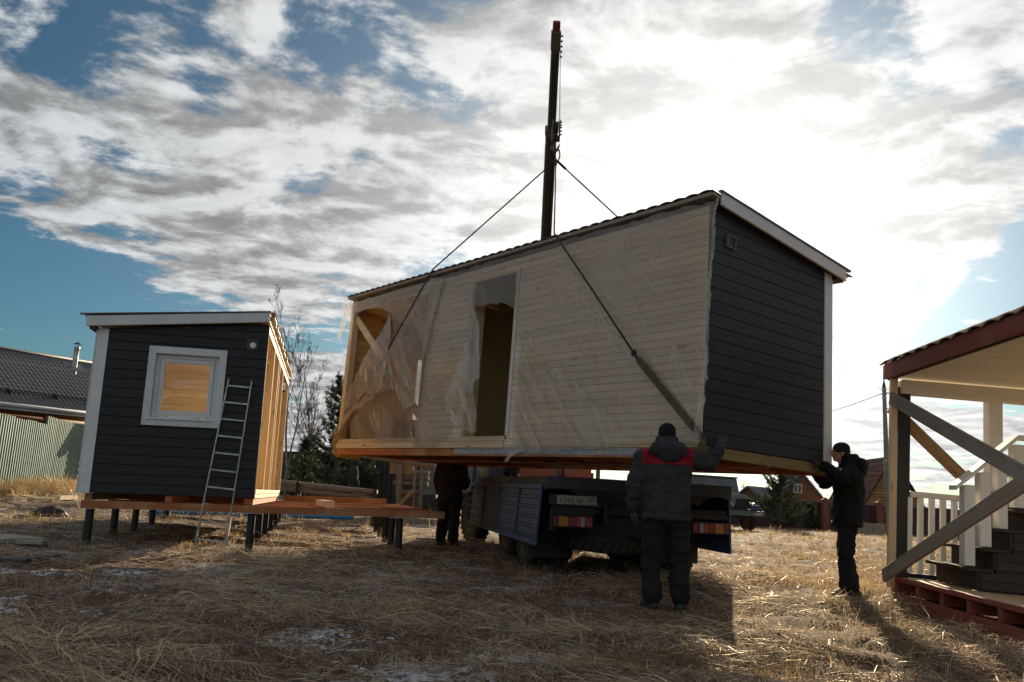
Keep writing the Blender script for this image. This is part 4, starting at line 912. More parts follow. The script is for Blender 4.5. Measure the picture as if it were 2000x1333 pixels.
# slings
RING = hookp
def ringlink():
    t = thing('lifting_ring', 'black steel ring gathering the sling cables below the crane hook', 'ring', Matrix.Translation(RING))
    pts = [(.035 * math.cos(a) + .02, 0, .085 + .10 * math.sin(a)) for a in np.linspace(0, 2 * math.pi, 17)]
    m = MB(); m.tube(pts, .011, 6, cap=False); m.build('master_link', CABLE, t, smooth=True)
    m = MB(); m.ball((0.0, 0, -.015), (.035, .03, .03), 8, 6); m.build('sling_knot', CABLE, t)
ringlink()
def S3(x, y, z): return MS @ Vector((x, y, z))
def sling(label, cable, strap=None, smat=None, w=.085, shackle=True):
    t = thing('lifting_sling', label, 'lifting sling', None, 'slings carrying the house')
    m = MB(); m.tube(cable, .0115, 6); m.build('cable', CABLE, t, smooth=True)
    m = MB(); d = (cable[1] - cable[0]).normalized(); m.tube([cable[0] + d * .02, cable[0] + d * .22], .021, 6); m.build('ferrule', CHASSIS, t)
    if strap:
        n3 = MS.to_3x3() @ Vector((0, -1, 0))
        for i in range(len(strap) - 1):
            m = MB(); m.beam(strap[i], strap[i + 1], w * (.55 + .45 * min(1, i + .6)), .012, strap[i][3] if False else n3) if False else m.beam(strap[i], strap[i + 1], w, .012, n3 if i < 1 else (MS.to_3x3() @ Vector((.6, -.6, -.5)))); m.build('strap', smat, t)
        if shackle:
            m = MB(); p = cable[-1]; m.ball(p, (.035, .025, .045), 8, 6); m.tube([p, p + (strap[0] - p) * 1.0], .018, 6); m.build('shackle', CHASSIS, t)
    return t
sh = spx(1238, 690, -.10); s0 = spx(1083, 470, -.10); sh_w = S3(sh.x, -.10, sh.z)
sling('dark cable with olive webbing strap running across the boards to the near corner', [RING, S3(s0.x, -.115, 2.742), S3(s0.x + (sh.x - s0.x) * .5, -.10, (2.742 + sh.z) / 2), sh_w], [S3(sh.x + .06, -.095, sh.z - .07), S3(.045, -.055, .06), S3(.03, .0, -.12), S3(-.10, .35, -.165)], STRAP, .08)
a_ = spx(845, 540, -.11); b_ = spx(760, 683, -.10)
sling('dark cable crossing the torn film and ending in a yellow strap at the open end', [RING, S3(a_.x, -.115, 2.742), S3(b_.x, -.12, b_.z)], [S3(b_.x - .02, -.10, b_.z - .05), S3(-8.02, -.06, .10), S3(-8.06, .02, -.15), S3(-7.9, .4, -.165)], YSTRAP, .09, False)
best = None
inv = co.matrix_world.inverted()
def pix(p):
    q = inv @ p; return (1000 + F * q.x / -q.z, 666.5 - F * q.y / -q.z)
r0 = pix(RING)
for x in np.linspace(-3.5, 0, 71):
    p = pix(S3(x, 2.78, 2.45)); e = abs((p[0] - r0[0]) * (432 - r0[1]) - (p[1] - r0[1]) * (1213 - r0[0]))
    if best is None or e < best[0]: best = (e, x)
sling('dark cable slanting behind the roof to the far right edge of the lifted house', [RING, S3(best[1], 2.78, 2.46), S3(best[1] + 1.0, 2.47, 1.2)])
# ---------------------------------------------------------------- people
_tex = bpy.data.textures.new('folds', 'CLOUDS'); _tex.noise_scale = .085; _tex.noise_depth = 2
_tex2 = bpy.data.textures.new('fine_folds', 'CLOUDS'); _tex2.noise_scale = .045; _tex2.noise_depth = 1
def cloth(m, name, mat, parent, vox=.016, fold=.034, smooth_it=2):
    o = m.build(name, mat, parent)
    r = o.modifiers.new('remesh', 'REMESH'); r.mode = 'VOXEL'; r.voxel_size = vox; r.use_smooth_shade = True
    s = o.modifiers.new('smooth', 'SMOOTH'); s.iterations = smooth_it; s.factor = .5
    if fold:
        d = o.modifiers.new('folds', 'DISPLACE'); d.texture = _tex; d.texture_coords = 'LOCAL'; d.strength = fold; d.mid_level = .5
        d = o.modifiers.new('fine', 'DISPLACE'); d.texture = _tex2; d.texture_coords = 'LOCAL'; d.strength = fold * .5; d.mid_level = .5
    return o
V = Vector
def ringz(z, rx, ry, cx=0, cy=0): return ((cx, cy, z), (rx, 0, 0), (0, ry, 0))
_rl = random.Random(4)
def limb(m, pts, rs, n=14, sub=4, ruff=0):
    P = [V(p) for p in pts]; out = []; rr = []; sub = 9 if ruff else sub
    for i in range(len(P) - 1):
        for k in range(sub):
            t = k / sub; out.append(P[i].lerp(P[i + 1], t)); q_ = V((_rl.uniform(-1, 1), _rl.uniform(-1, 1), 0)) * ruff * .012; out[-1] = out[-1] + q_; rr.append((rs[i] * (1 - t) + rs[i + 1] * t) * (1 + ruff * _rl.choice((-.07, -.02, .05, .08))))
    out.append(P[-1]); rr.append(rs[-1]); m.tube(out, rr, n)
    for p, r in zip(P, rs): m.ball(p, r * .99, 12, 8)
def hand(parent, wrist, fwd, palm, s=1.0, curl=.5, spread=.12, mat=None, thumb=1):
    """palm + five unequal, bent fingers; fwd = wrist to knuckles, palm = palm normal"""
    f = V(fwd).normalized(); pn = V(palm); pn = (pn - f * pn.dot(f)).normalized(); sd = f.cross(pn)
    w = V(wrist); m = MB()
    m.loft([(w + f * t * s, sd * a * s, pn * b * s) for t, a, b in ((-.02, .030, .026), (.015, .034, .024), (.05, .044, .023), (.085, .046, .020), (.10, .040, .016))], 12)
    for i, ln in enumerate((.070, .080, .076, .060)):
        off = (i - 1.5) * .0225; a = (i - 1.5) * spread; b0 = w + f * .088 * s + sd * off * s; d0 = (f + sd * a).normalized(); pts = [b0]; ang = 0
        for seg, k in ((.45, .35), (.31, .8), (.24, 1.0)):
            ang = curl * k * 1.25 + ang * .6; d1 = d0 * math.cos(ang) + pn * math.sin(ang); pts.append(pts[-1] + d1 * ln * seg * s)
        m.tube(pts, [.0125 * s, .0115 * s, .0105 * s, .0085 * s], 8)
        for p, r in zip(pts, (.0125, .0115, .0105, .0085)): m.ball(p, r * s, 8, 6)
    b0 = w + f * .025 * s - sd * .034 * s * thumb; dt = (f * .75 - sd * .75 * thumb + pn * .25).normalized(); dt2 = (f * .95 - sd * .25 * thumb + pn * .3).normalized()
    pts = [b0, b0 + dt * .04 * s, b0 + dt * .04 * s + dt2 * .03 * s, b0 + dt * .04 * s + dt2 * .052 * s]; m.tube(pts, [.016 * s, .014 * s, .012 * s, .009 * s], 8)
    for p, r in zip(pts, (.016, .014, .012, .009)): m.ball(p, r * s, 8, 6)
    return cloth(m, 'glove', mat or GLOVE, parent, .005, 0, 2)
def add_head(m, c, yaw=0.0, pitch=0.0, s=1.0):
    """skull, jaw, brow, nose, lips, chin, ears and eye sockets; faces +y before turning"""
    Mh = Matrix.Translation(c) @ Matrix.Rotation(yaw, 4, 'Z') @ Matrix.Rotation(pitch, 4, 'X')
    def bl(p, r):
        mm = MB(); mm.ball((0, 0, 0), [q * s for q in r], 14, 10); m.add([Mh @ (V(v) + V(p) * s) for v in mm.v], mm.f)
    bl((0, -.012, .03), (.076, .095, .092)); bl((0, .018, -.035), (.062, .075, .075)); bl((0, .055, -.078), (.034, .034, .026))
    bl((0, .074, .028), (.056, .020, .016)); bl((0, .100, -.014), (.013, .017, .020)); bl((0, .090, .006), (.010, .014, .024)); bl((0, .083, -.049), (.026, .013, .010)); bl((0, .084, -.040), (.022, .012, .007))
    for q in (-1, 1): bl((q * .046, .060, -.010), (.024, .020, .020)); bl((q * .077, -.008, -.008), (.012, .022, .032)); bl((q * .031, .076, .010), (.013, .010, .009))
    return Mh
def person(label, loc, yaw, jacket, trousers, P, s=1.0, boots=BOOTM, gloves=GLOVE, hat=None, hood=None, fold=.036, body_vox=.014, group=None):
    M = Matrix.Translation(loc) @ Matrix.Rotation(yaw, 4, 'Z') @ Matrix.Scale(s, 4)
    m = MB()
    lean = P.get('lean', 0.0); tw = lambda z: lean * (z - .9)
    sh, el, wr = P['sh'], P['el'], P['wr']; hip, kn, an = P['hip'], P['kn'], P['an']; hd = V(P['head'])
    # continuous body under the clothes
    m.loft([ringz(.86, .15, .10, 0, tw(.86)), ringz(1.0, .155, .105, 0, tw(1.0)), ringz(1.2, .155, .11, 0, tw(1.2)), ringz(1.38, .18, .11, 0, tw(1.38)), ringz(1.46, .13, .08, 0, tw(1.46)), ringz(1.52, .055, .055, 0, tw(1.52))], 16)
    limb(m, [V((0, tw(1.45), 1.45)), hd - V((0, 0, .06))], [.058, .055])
    for i in (0, 1):
        limb(m, [sh[i], el[i], wr[i]], [.055, .043, .032]); limb(m, [hip[i], kn[i], an[i]], [.085, .06, .042]); limb(m, [an[i], V(an[i]) + V((0, .12, -.05))], [.04, .03])
    add_head(m, hd, P.get('hyaw', 0), P.get('hpitch', 0))
    b = m.build('person', SKIN); b.matrix_world = M
    r = b.modifiers.new('remesh', 'REMESH'); r.mode = 'VOXEL'; r.voxel_size = body_vox * .65; r.use_smooth_shade = True
    sm = b.modifiers.new('smooth', 'SMOOTH'); sm.iterations = 2; sm.factor = .5
    tag(b, label, 'person', group)
    # jacket
    m = MB(); hz = P.get('hem', .84); k = P.get('bulk', 1.0)
    rings = [(hz, .225, .155), (hz + .008, .242, .175), (hz + .045, .243, .176), (hz + .055, .230, .164), (hz + .10, .240, .172), (1.0, .235, .17), (1.15, .235, .172), (1.30, .242, .17), (1.40, .235, .155), (1.47, .185, .125), (1.52, .11, .10), (1.57, .095, .095)]
    m.loft([ringz(z, rx * k, ry * k, 0, tw(z)) for z, rx, ry in rings], 24)
    for i in (0, 1): limb(m, [sh[i], el[i], V(el[i]).lerp(V(wr[i]), .93)], [.098 * k, .082 * k, .062 * k], ruff=1)
    cloth(m, 'jacket', jacket, b, fold=fold)
    # trousers
    m = MB(); kk = P.get('legbulk', 1.0); m.loft([ringz(.80, .17 * kk, .125 * kk, 0, tw(.8)), ringz(.90, .18 * kk, .135 * kk, 0, tw(.9)), ringz(1.0, .175 * kk, .13 * kk, 0, tw(1.0))], 20)
    for i in (0, 1): limb(m, [hip[i], kn[i], V(kn[i]).lerp(V(an[i]), .55), V(an[i]) + V((0, 0, .01))], [.118 * kk, .100 * kk, .098 * kk, .090 * kk], ruff=P.get('ruff', 1.2))
    cloth(m, 'trousers', trousers, b, fold=fold * 1.15)
    for i in (0, 1):
        m = MB(); a = V(an[i]); fy = V(P.get('toe', [(0, 1, 0), (0, 1, 0)])[i]).normalized(); sx = V((fy.y, -fy.x, 0))
        m.loft([(a + V((0, 0, -.075)) + fy * t, sx * w_, V((0, 0, h_))) for t, w_, h_ in ((-.09, .03, .02), (-.075, .044, .045), (0, .048, .055), (.08, .05, .045), (.14, .05, .035), (.185, .036, .024))], 14); m.tube([a + V((0, 0, -.07)), a + V((0, 0, .10))], [.058, .064], 14)
        m.add([V((v[0], v[1], max(v[2], a.z - .115))) for v in m.v], m.f) if False else None
        cloth(m, 'boot', boots, b, .011, .004, 2)
    for i in (0, 1): hand(b, wr[i], P['hf'][i], P['hp'][i], 1.05, P['curl'][i], P.get('spread', .1), gloves, thumb=P['th'][i])
    hy = P.get('hyaw', 0); Mh = Matrix.Translation(hd) @ Matrix.Rotation(hy, 4, 'Z') @ Matrix.Rotation(P.get('hpitch', 0), 4, 'X')
    if hat:
        m = MB(); m.loft([ringz(z, rx, ry, 0, cy) for z, rx, ry, cy in ((.006, .086, .102, -.014), (.03, .089, .106, -.012), (.035, .086, .103, -.012), (.075, .083, .099, -.014), (.11, .062, .075, -.016), (.128, .03, .036, -.018))], 20); m.v = [tuple(Mh @ V(v)) for v in m.v]; m.build('hat', hat, b, smooth=True)
    if hood == 'down':
        m = MB(); m.ball((0, tw(1.5) - .10, 1.52), (.185, .105, .105), 18, 12); m.ball((0, tw(1.5) - .14, 1.475), (.11, .06, .09), 16, 10); m.loft([ringz(1.46, .15, .13, 0, tw(1.46)), ringz(1.54, .135, .125, 0, tw(1.5)), ringz(1.61, .118, .122, 0, tw(1.55) + .02), ringz(1.655, .105, .115, 0, tw(1.55) + .03)], 18); cloth(m, 'hood', P.get('hoodmat', jacket), b, .013, fold * .8)
    if hood == 'up':
        m = MB(); m.ball((hd.x, hd.y - .02, hd.z + .02), (.112, .125, .145), 18, 12); m.loft([ringz(1.44, .17, .14, 0, tw(1.44)), ringz(1.56, .12, .12, 0, tw(1.55))], 18); m.loft([((hd.x, hd.y + t, hd.z + .02), (.10 - t * .1, 0, 0), (0, 0, .12 - t * .1)) for t in (0, .06, .09)], 16)
        h_ = cloth(m, 'hood', P.get('hoodmat', jacket), b, .013, fold * .6)
    return b
def yoke_jacket():
    m, T, out = new_mat('charcoal_jacket_with_crimson_yoke'); v = T.node('ShaderNodeTexCoord').outputs['Object']
    s = T.node('ShaderNodeSeparateXYZ'); T.put(s.inputs[0], v)
    red = T.math('MULTIPLY', T.ramp(s.outputs[2], 1.372, 1.376, 0, 1, False), T.ramp(T.math('ABSOLUTE', s.outputs[0]), .25, .254, 1, 0, False))
    seam = T.math('MULTIPLY', T.ramp(T.math('ABSOLUTE', T.math('SUBTRACT', s.outputs[2], 1.373)), .002, .006, .6, 0), T.ramp(T.math('ABSOLUTE', s.outputs[0]), .24, .25, 1, 0))
    n = T.noise(v, 5, 5, .65, .4); c = T.mix(T.ramp(n, .3, .7), (.026, .027, .030), (.040, .041, .044)); c = T.mix(red, c, T.mix(T.ramp(n, .3, .7), (.19, .008, .016), (.26, .014, .024))); c = T.mix(seam, c, (.01, .01, .01))
    fold = T.noise(T.mapping(v, (5, 5, 12)), 1.0, 3, .55, 1.2); w = T.noise(v, 60, 2)
    finish(T, out, c, .9, T.math('ADD', fold, T.math('MULTIPLY', w, .12)), .8, .02, spec=.25); return m
YOKE = yoke_jacket()
l1 = at(1297, 1181, 8.6); l1.z = G(l1.x, l1.y)
person('worker in charcoal jacket with crimson yoke, back turned, reaching up to the house corner', l1, R(-3), YOKE, TROU, dict(
    sh=[(-.235, 0, 1.435), (.235, .01, 1.455)], el=[(-.315, -.02, 1.16), (.43, .09, 1.41)], wr=[(-.315, .05, .92), (.545, .15, 1.575)], hip=[(-.105, 0, .90), (.115, 0, .90)], kn=[(-.13, .03, .48), (.14, .04, .48)], an=[(-.125, -.02, .10), (.155, .0, .10)],
    toe=[(-.35, 1, 0), (.3, 1, 0)], head=(.0, .05, 1.665), hyaw=R(-8), hpitch=R(14), hf=[(.05, .25, -1), (.25, .45, .85)], hp=[(1, .2, .1), (.1, 1, .1)], curl=[.55, .16], th=[-1, 1], spread=.18, hem=.835, legbulk=.96, hoodmat=JKT), hat=KNITB, hood='down', s=1.02)
l2 = at(1657, 1157, 10.15); l2.z = G(l2.x, l2.y)
person('worker in black padded jacket and knit cap, in profile, steadying the house corner', l2, R(84), BLKJ, NVT, dict(
    sh=[(-.205, .02, 1.425), (.205, .02, 1.425)], el=[(-.36, .16, 1.34), (.30, .18, 1.30)], wr=[(-.20, .34, 1.505), (.20, .34, 1.47)], hip=[(-.10, .0, .90), (.10, .0, .90)], kn=[(-.10, .05, .49), (.11, .0, .49)], an=[(-.11, .05, .10), (.12, -.09, .10)],
    toe=[(-.2, 1, 0), (.2, 1, 0)], head=(0, .07, 1.66), hyaw=R(0), hpitch=R(0), hf=[(.0, .95, .25), (-.05, .95, .15)], hp=[(.2, -.1, -1), (0, -.2, -1)], curl=[.5, .35], th=[-1, 1], lean=-.06, hem=.80, bulk=1.0, legbulk=.86, ruff=.4), hat=KNIT, hood='down', gloves=GLOVEB, s=1.0)
l3 = at(872, 1066, 16.0); l3.z = G(l3.x, l3.y)
person('worker in maroon brown jacket by the truck wheel, head hidden by the house', l3, R(-25), BRJ, TROU, dict(
    sh=[(-.22, 0, 1.42), (.22, .02, 1.42)], el=[(-.29, .02, 1.14), (.27, .10, 1.16)], wr=[(-.27, .14, .92), (.14, .30, 1.08)], hip=[(-.11, 0, .90), (.11, 0, .90)], kn=[(-.12, .04, .48), (.13, .0, .48)], an=[(-.13, .0, .10), (.15, -.04, .10)],
    head=(0, .06, 1.64), hf=[(.1, .4, -1), (-.4, .8, .1)], hp=[(1, 0, 0), (0, 0, -1)], curl=[.6, .6], th=[-1, 1], hem=.80), hat=KNITB, hood='down', s=1.0)
l4 = at(684, 996, 29.5); l4.z = G(l4.x, l4.y)
person('hooded person in olive coat standing before the pine behind the log rail', l4, R(-70), OLVC, TROU, dict(
    sh=[(-.21, 0, 1.42), (.21, .02, 1.42)], el=[(-.27, .0, 1.15), (.27, .02, 1.15)], wr=[(-.25, .12, .93), (.25, .14, .93)], hip=[(-.11, 0, .90), (.11, 0, .90)], kn=[(-.12, .03, .48), (.12, .0, .48)], an=[(-.13, .0, .10), (.13, -.03, .10)],
    head=(0, .07, 1.64), hf=[(0, .3, -1), (0, .3, -1)], hp=[(1, 0, 0), (-1, 0, 0)], curl=[.6, .6], th=[-1, 1], hem=.74), hood='up', s=1.0)
l5 = MT @ Vector((-.62, 5.35, 1.268))
person('worker standing on the truck bed, only the shoes and shins showing under the house', l5, R(-60), BLKJ, TROU, dict(
    sh=[(-.21, 0, 1.42), (.21, .02, 1.42)], el=[(-.27, .0, 1.15), (.27, .02, 1.15)], wr=[(-.25, .12, .93), (.25, .14, .93)], hip=[(-.11, 0, .90), (.11, 0, .90)], kn=[(-.12, .03, .48), (.12, .0, .48)], an=[(-.13, .0, .115), (.13, -.03, .115)],
    head=(0, .07, 1.64), hf=[(0, .3, -1), (0, .3, -1)], hp=[(1, 0, 0), (-1, 0, 0)], curl=[.6, .6], th=[-1, 1]), hat=KNITB, s=1.0)
# board lying by the front wheel
a = at(812, 1056, 17.0); b = at(935, 1062, 16.6); a.z = G(a.x, a.y) + .03; b.z = G(b.x, b.y) + .03
m = MB(); m.box(-.62, .62, -.07, .07, -.02, .02); o = m.build('board', GREYW, bevel=.004); o.matrix_world = Matrix.Translation((a + b) / 2) @ (b - a).to_track_quat('X', 'Z').to_matrix().to_4x4(); tag(o, 'weathered board lying on the ground behind the boots near the front wheel', 'board')
# ---------------------------------------------------------------- fences of profiled sheet
def sheet_fence(label, pts, height, mat, pw=1.15, per=.115, amp=.012, posts=True, cap=None, group=None, tops=None):
    p0 = V(pts[0]); f = thing('sheet_fence', label, 'fence', Matrix.Translation(p0), group)
    for a, b in zip(pts[:-1], pts[1:]):
        a = V(a); b = V(b); n = max(1, round((b - a).length / pw)); yaw = math.atan2(b.y - a.y, b.x - a.x); w = (b - a).xy.length / n
        key = ('fence', mat.name, round(w, 3), round(height, 3))
        if key not in _shared:
            m = MB(); k = int(w / per) * 4; vs = []
            for i in range(k + 1):
                y = (0, -amp, -amp, 0)[i % 4]
                for z in (0, height): vs.append((i * w / k, y, z))
            m.add(vs, [(2 * i, 2 * i + 2, 2 * i + 3, 2 * i + 1) for i in range(k)]); _shared[key] = m.mesh('fence_panel', mat)
        for i in range(n):
            q = a.lerp(b, i / n); z = G(q.x, q.y) - .05 + (tops(q) if tops else 0) + random.uniform(-.012, .012)
            link('fence_panel', _shared[key], f, mat=Matrix.Translation(V((q.x, q.y, z)) - p0) @ Matrix.Rotation(yaw + random.uniform(-.006, .006), 4, 'Z'))
            if cap: m = MB(); m.box(0, w, -.03, .03, 0, .05); o = m.build('cap_rail', cap, f); o.matrix_local = Matrix.Translation(V((q.x, q.y, z + height)) - p0) @ Matrix.Rotation(yaw, 4, 'Z')
            if posts and i % 2 == 0: m = MB(); m.box(-.03, .03, .012, .07, -.2, height - .1); o = m.build('fence_post', CHASSIS, f); o.matrix_local = Matrix.Translation(V((q.x, q.y, z)) - p0) @ Matrix.Rotation(yaw, 4, 'Z')
    return f
fa, fb = V((-13.75, 22.8, 0)), V((-16.15, 32.0, 0)); fdv = (fb - fa)
kink = fa + fdv * .55
sheet_fence('pale green corrugated metal fence below the log house', [fa - fdv * .75, fa + fdv * .55], 2.18, GREENM, per=.2, amp=.032)
sheet_fence('taller stepped green corrugated fence piece running behind the navy house', [kink, fa + fdv * 1.5], 2.18, GREENM, per=.2, amp=.032, tops=lambda q: .27)
a = at(535, 975, 41); b = at(705, 985, 39)
sheet_fence('dark brown corrugated fence behind the bare birch and pine', [a, b], 2.15, DKFENCE, per=.2, amp=.02)
a = at(700, 985, 35); b = at(850, 990, 35)
sheet_fence('dark grey brown corrugated fence behind the pole rack', [a, b], 2.0, DKFENCE, per=.2, amp=.02)
a = at(1425, 1020, 55); b = at(1760, 1035, 55); c_ = at(2120, 1050, 58)
sheet_fence('long maroon corrugated fence across the far edge of the field', [a, b, c_], 1.75, MAROON, pw=1.9, per=.3, amp=.03, cap=SLATE, posts=False)
for k, (px, lab) in enumerate(((1612, 'red brick gate pillar just beside the worker in black'), (1718, 'red brick gate pillar by the concrete pole'))):
    q = at(px, 1028, 54.6); q.z = G(q.x, q.y); t = thing('brick_pillar', lab, 'pillar', Matrix.Translation(q), 'brick gate pillars')
    for i in range(9):
        m = MB(); m.box(-.19, .19, -.19, .19, i * .215 - .1, i * .215 + .105); m.build('brick_course', BRICK, t)
    m = MB(); m.box(-.24, .24, -.24, .24, 1.835, 1.88); m.add([(-.22, -.22, 1.88), (.22, -.22, 1.88), (.22, .22, 1.88), (-.22, .22, 1.88), (0, 0, 2.06)], [(0, 1, 4), (1, 2, 4), (2, 3, 4), (3, 0, 4)]); m.build('pillar_cap', BRICK, t)
# low picket fence in front of it
a = at(1662, 1030, 47); b = at(1762, 1034, 47)
pf = thing('picket_fence', 'low grey wooden picket fence near the concrete pole', 'fence', Matrix.Translation(a)); n = 26
for i in range(n):
    q = a.lerp(b, i / (n - 1)); m = MB(); m.box(-.045, .045, -.01, .01, 0, .62 + random.uniform(-.03, .03)); o = m.build('picket', GREYW, pf); o.location = V((q.x, q.y, G(q.x, q.y))) - a
for z in (.15, .58): m = MB(); m.beam(V((0, .03, z + G(a.x, a.y) - a.z)), b - a + V((0, .03, z + G(b.x, b.y) - b.z)), .03, .06); m.build('rail', GREYW, pf)
# ---------------------------------------------------------------- log house with the grey tile roof
E0 = at(0, 786, 30.0); E1 = at(178, 806, 32.8); ev = (E1 - E0); yaw = math.atan2(ev.y, ev.x)
nh = thing('log_house', 'log house under a grey metal tile roof with a shiny flue', 'house', Matrix.Translation((E0.x, E0.y, 0)) @ Matrix.Rotation(yaw, 4, 'Z'))
ze = E0.z; slope = math.atan2(2.35, 3.9)
def slopeM(x0, y0, z0): return Matrix.Translation((x0, y0, z0)) @ Matrix.Rotation(slope, 4, 'X')
o = wavy('tile_roof', -9.0, 7.0, 0, 4.55, lambda y: 0.0, .178, .032, TILEG, nh, step=.30); o.matrix_local = slopeM(0, -.1, ze)
o = wavy('back_roof', -9.0, 7.0, -4.55, 0, lambda y: 0.0, .178, .032, TILEG, nh); o.matrix_local = Matrix.Translation((0, 7.6, ze)) @ Matrix.Rotation(-slope, 4, 'X') @ Matrix.Translation((0, 4.55, 0)) @ Matrix.Translation((0, -4.55, 0)) @ Matrix.Rotation(0, 4, 'X')
m = MB(); m.tube([(-9, 3.75, ze + 2.36), (7, 3.75, ze + 2.36)], .085, 10); m.build('ridge_cap', TILEG, nh, smooth=True)
m = MB(); m.tube([(-9, -.14, ze - .06), (7, -.14, ze - .06)], .075, 10); m.build('gutter', WHITE, nh, smooth=True)
m = MB(); m.box(-9, 7, -.06, -.02, ze - .22, ze - .02); m.build('eaves_board', WHITE, nh); m = MB(); m.box(-9, 7, -.02, .5, ze - .24, ze - .20); m.build('eaves_soffit', BROWNH, nh)
for r_ in (.62, .78): m = MB(); m.tube([(-9, 0, 0), (7, 0, 0)], .02, 6); o = m.build('snow_guard_rail', BLACKP, nh); o.matrix_local = slopeM(0, 0, ze) @ Matrix.Translation((0, r_, .16))
for k in range(9): m = MB(); m.box(-.03, .03, .6, .85, .0, .2); o = m.build('snow_guard_bracket', BLACKP, nh); o.matrix_local = slopeM(-8 + k * 1.7, 0, ze)
for i in range(13):
    m = MB(); m.tube([(-8.6, .55, .14 + i * .255), (6.6, .55, .14 + i * .255)], .135, 10); m.build('wall_log', LOGO, nh, smooth=True)
    for x in (-1.2, 1.9): m = MB(); m.tube([(x, .30, .27 + i * .255), (x, .6, .27 + i * .255)], .12, 10); m.build('log_end', LOGO, nh)
fp = nh.matrix_world.inverted() @ at(145.5, 714, 33.3)
fl = Matrix.Translation((fp.x, fp.y, fp.z - .05))
m = MB(); m.lathe([(.10, -.3), (.10, .28), (.103, .30), (.103, .33), (.10, .35), (.10, .70), (.112, .72), (.112, .78), (.085, .80)], 18, fl); m.build('flue_pipe', GALV, nh, smooth=True)
m = MB(); m.lathe([(.0, .99), (.14, .91), (.145, .905), (.0, .93)], 16, fl); m.tube([fl @ V((-.07, 0, .8)), fl @ V((-.07, 0, .92))], .008, 5).tube([fl @ V((.07, 0, .8)), fl @ V((.07, 0, .92))], .008, 5); m.build('flue_cowl', BLACKP, nh)
m = MB(); m.box(-.35, .35, -.35, .30, .03, .05); o = m.build('flue_flashing', SLATE, nh); o.matrix_local = slopeM(fp.x, fp.y - .05, fp.z - .12)
# ---------------------------------------------------------------- far houses
def gable_house(label, A, Bk, halfw, apex, eave, wallmat, roofmat, extra=None, over=.35, boards=None):
    """A: ground under the front gable apex, Bk: under the far end of the ridge"""
    A = V(A); Bk = V(Bk); d = (Bk - A).xy; yaw = math.atan2(d.y, d.x) - R(90); Ld = d.length
    h = thing('house', label, 'house', Matrix.Translation((A.x, A.y, 0)) @ Matrix.Rotation(yaw, 4, 'Z'))
    m = MB(); m.prism([(-halfw, -.6), (halfw, -.6), (halfw, eave), (0, apex), (-halfw, eave)], 'y', .02, Ld); m.build('wall', wallmat, h)
    if boards:
        n = int((apex + .3) / .22)
        for i in range(n):
            z0 = -.2 + i * .22; z1 = z0 + .205
            w0 = halfw if z1 < eave else halfw * max(0.02, (apex - z1) / (apex - eave))
            m = MB(); m.tube([(-w0, .0, (z0 + z1) / 2), (w0, .0, (z0 + z1) / 2)], .10, 6); m.build('wall_log', wallmat, h)
    sl = (apex - eave) / halfw
    for s in (-1, 1):
        e = halfw + over; ln = math.hypot(e, e * sl); o = wavy('roof_slope', 0, Ld + 2 * over, 0, ln, lambda y: 0.0, .30, .05, roofmat, h, step=.42)
        ang = math.atan(sl)
        o.matrix_local = Matrix.Translation((0, -over, apex + .06)) @ Matrix.Rotation(R(90), 4, 'Z') @ (Matrix.Rotation(-ang, 4, 'X') if s < 0 else Matrix.Rotation(ang, 4, 'X') @ Matrix.Scale(-1, 4, (0, 1, 0)))
        m = MB(); m.beam((0, -over - .03, apex + .02), (s * e, -over - .03, apex + .02 - e * sl), .04, .16, (0, 1, 0)) if False else m.prism([(0, apex + .10), (s * e, apex + .10 - e * sl), (s * e, apex - .06 - e * sl), (0, apex - .06)], 'y', -over - .04, -over - .01); m.build('verge_board', roofmat, h)
    if extra: extra(h)
    return h
def win_small(x, z, w, hh, h, y=-.02):
    m = MB(); m.box(x - w / 2, x + w / 2, y - .05, y, z, z + hh); f = m.build('window', WHITE, h); m = MB(); m.box(x - w / 2 + .08, x - .03, y - .065, y - .051, z + .08, z + hh - .08).box(x + .03, x + w / 2 - .08, y - .065, y - .051, z + .08, z + hh - .08); m.build('pane', CABGLASS, f)
A = at(1744, 1000, 62); B = at(1668, 1000, 72)
gable_house('ochre log house with a steep maroon metal roof behind the maroon fence', A, B, 2.25, 4.95, 1.1, YELW, TILER, lambda h: win_small(-.1, 1.9, .9, 1.1, h, -.12), boards=True)
A = at(1566, 1000, 76); B = at(1536, 1000, 84)
gable_house('small brown gabled house with a white window behind the far pine', A, B, 2.3, 4.0, 1.2, BROWNH, SLATE, lambda h: win_small(-.35, 2.2, .75, .8, h), over=.25)
A = at(1462, 1000, 88); B = at(1500, 1000, 92)
gable_house('little house with a pale grey patterned roof behind the old bonnet truck', A, B, 2.6, 2.75, .7, BROWNH, SLATE, None)
A = at(1992, 1000, 66); B = at(2040, 1000, 78)
def chim(h): m = MB(); m.box(-1.1, -.7, 2, 2.4, 2.4, 3.6); m.build('chimney', BLACKP, h)
gable_house('low house with a grey green roof beyond the porch stairs', A, B, 2.6, 2.9, 1.4, YELW, SLATE, chim)
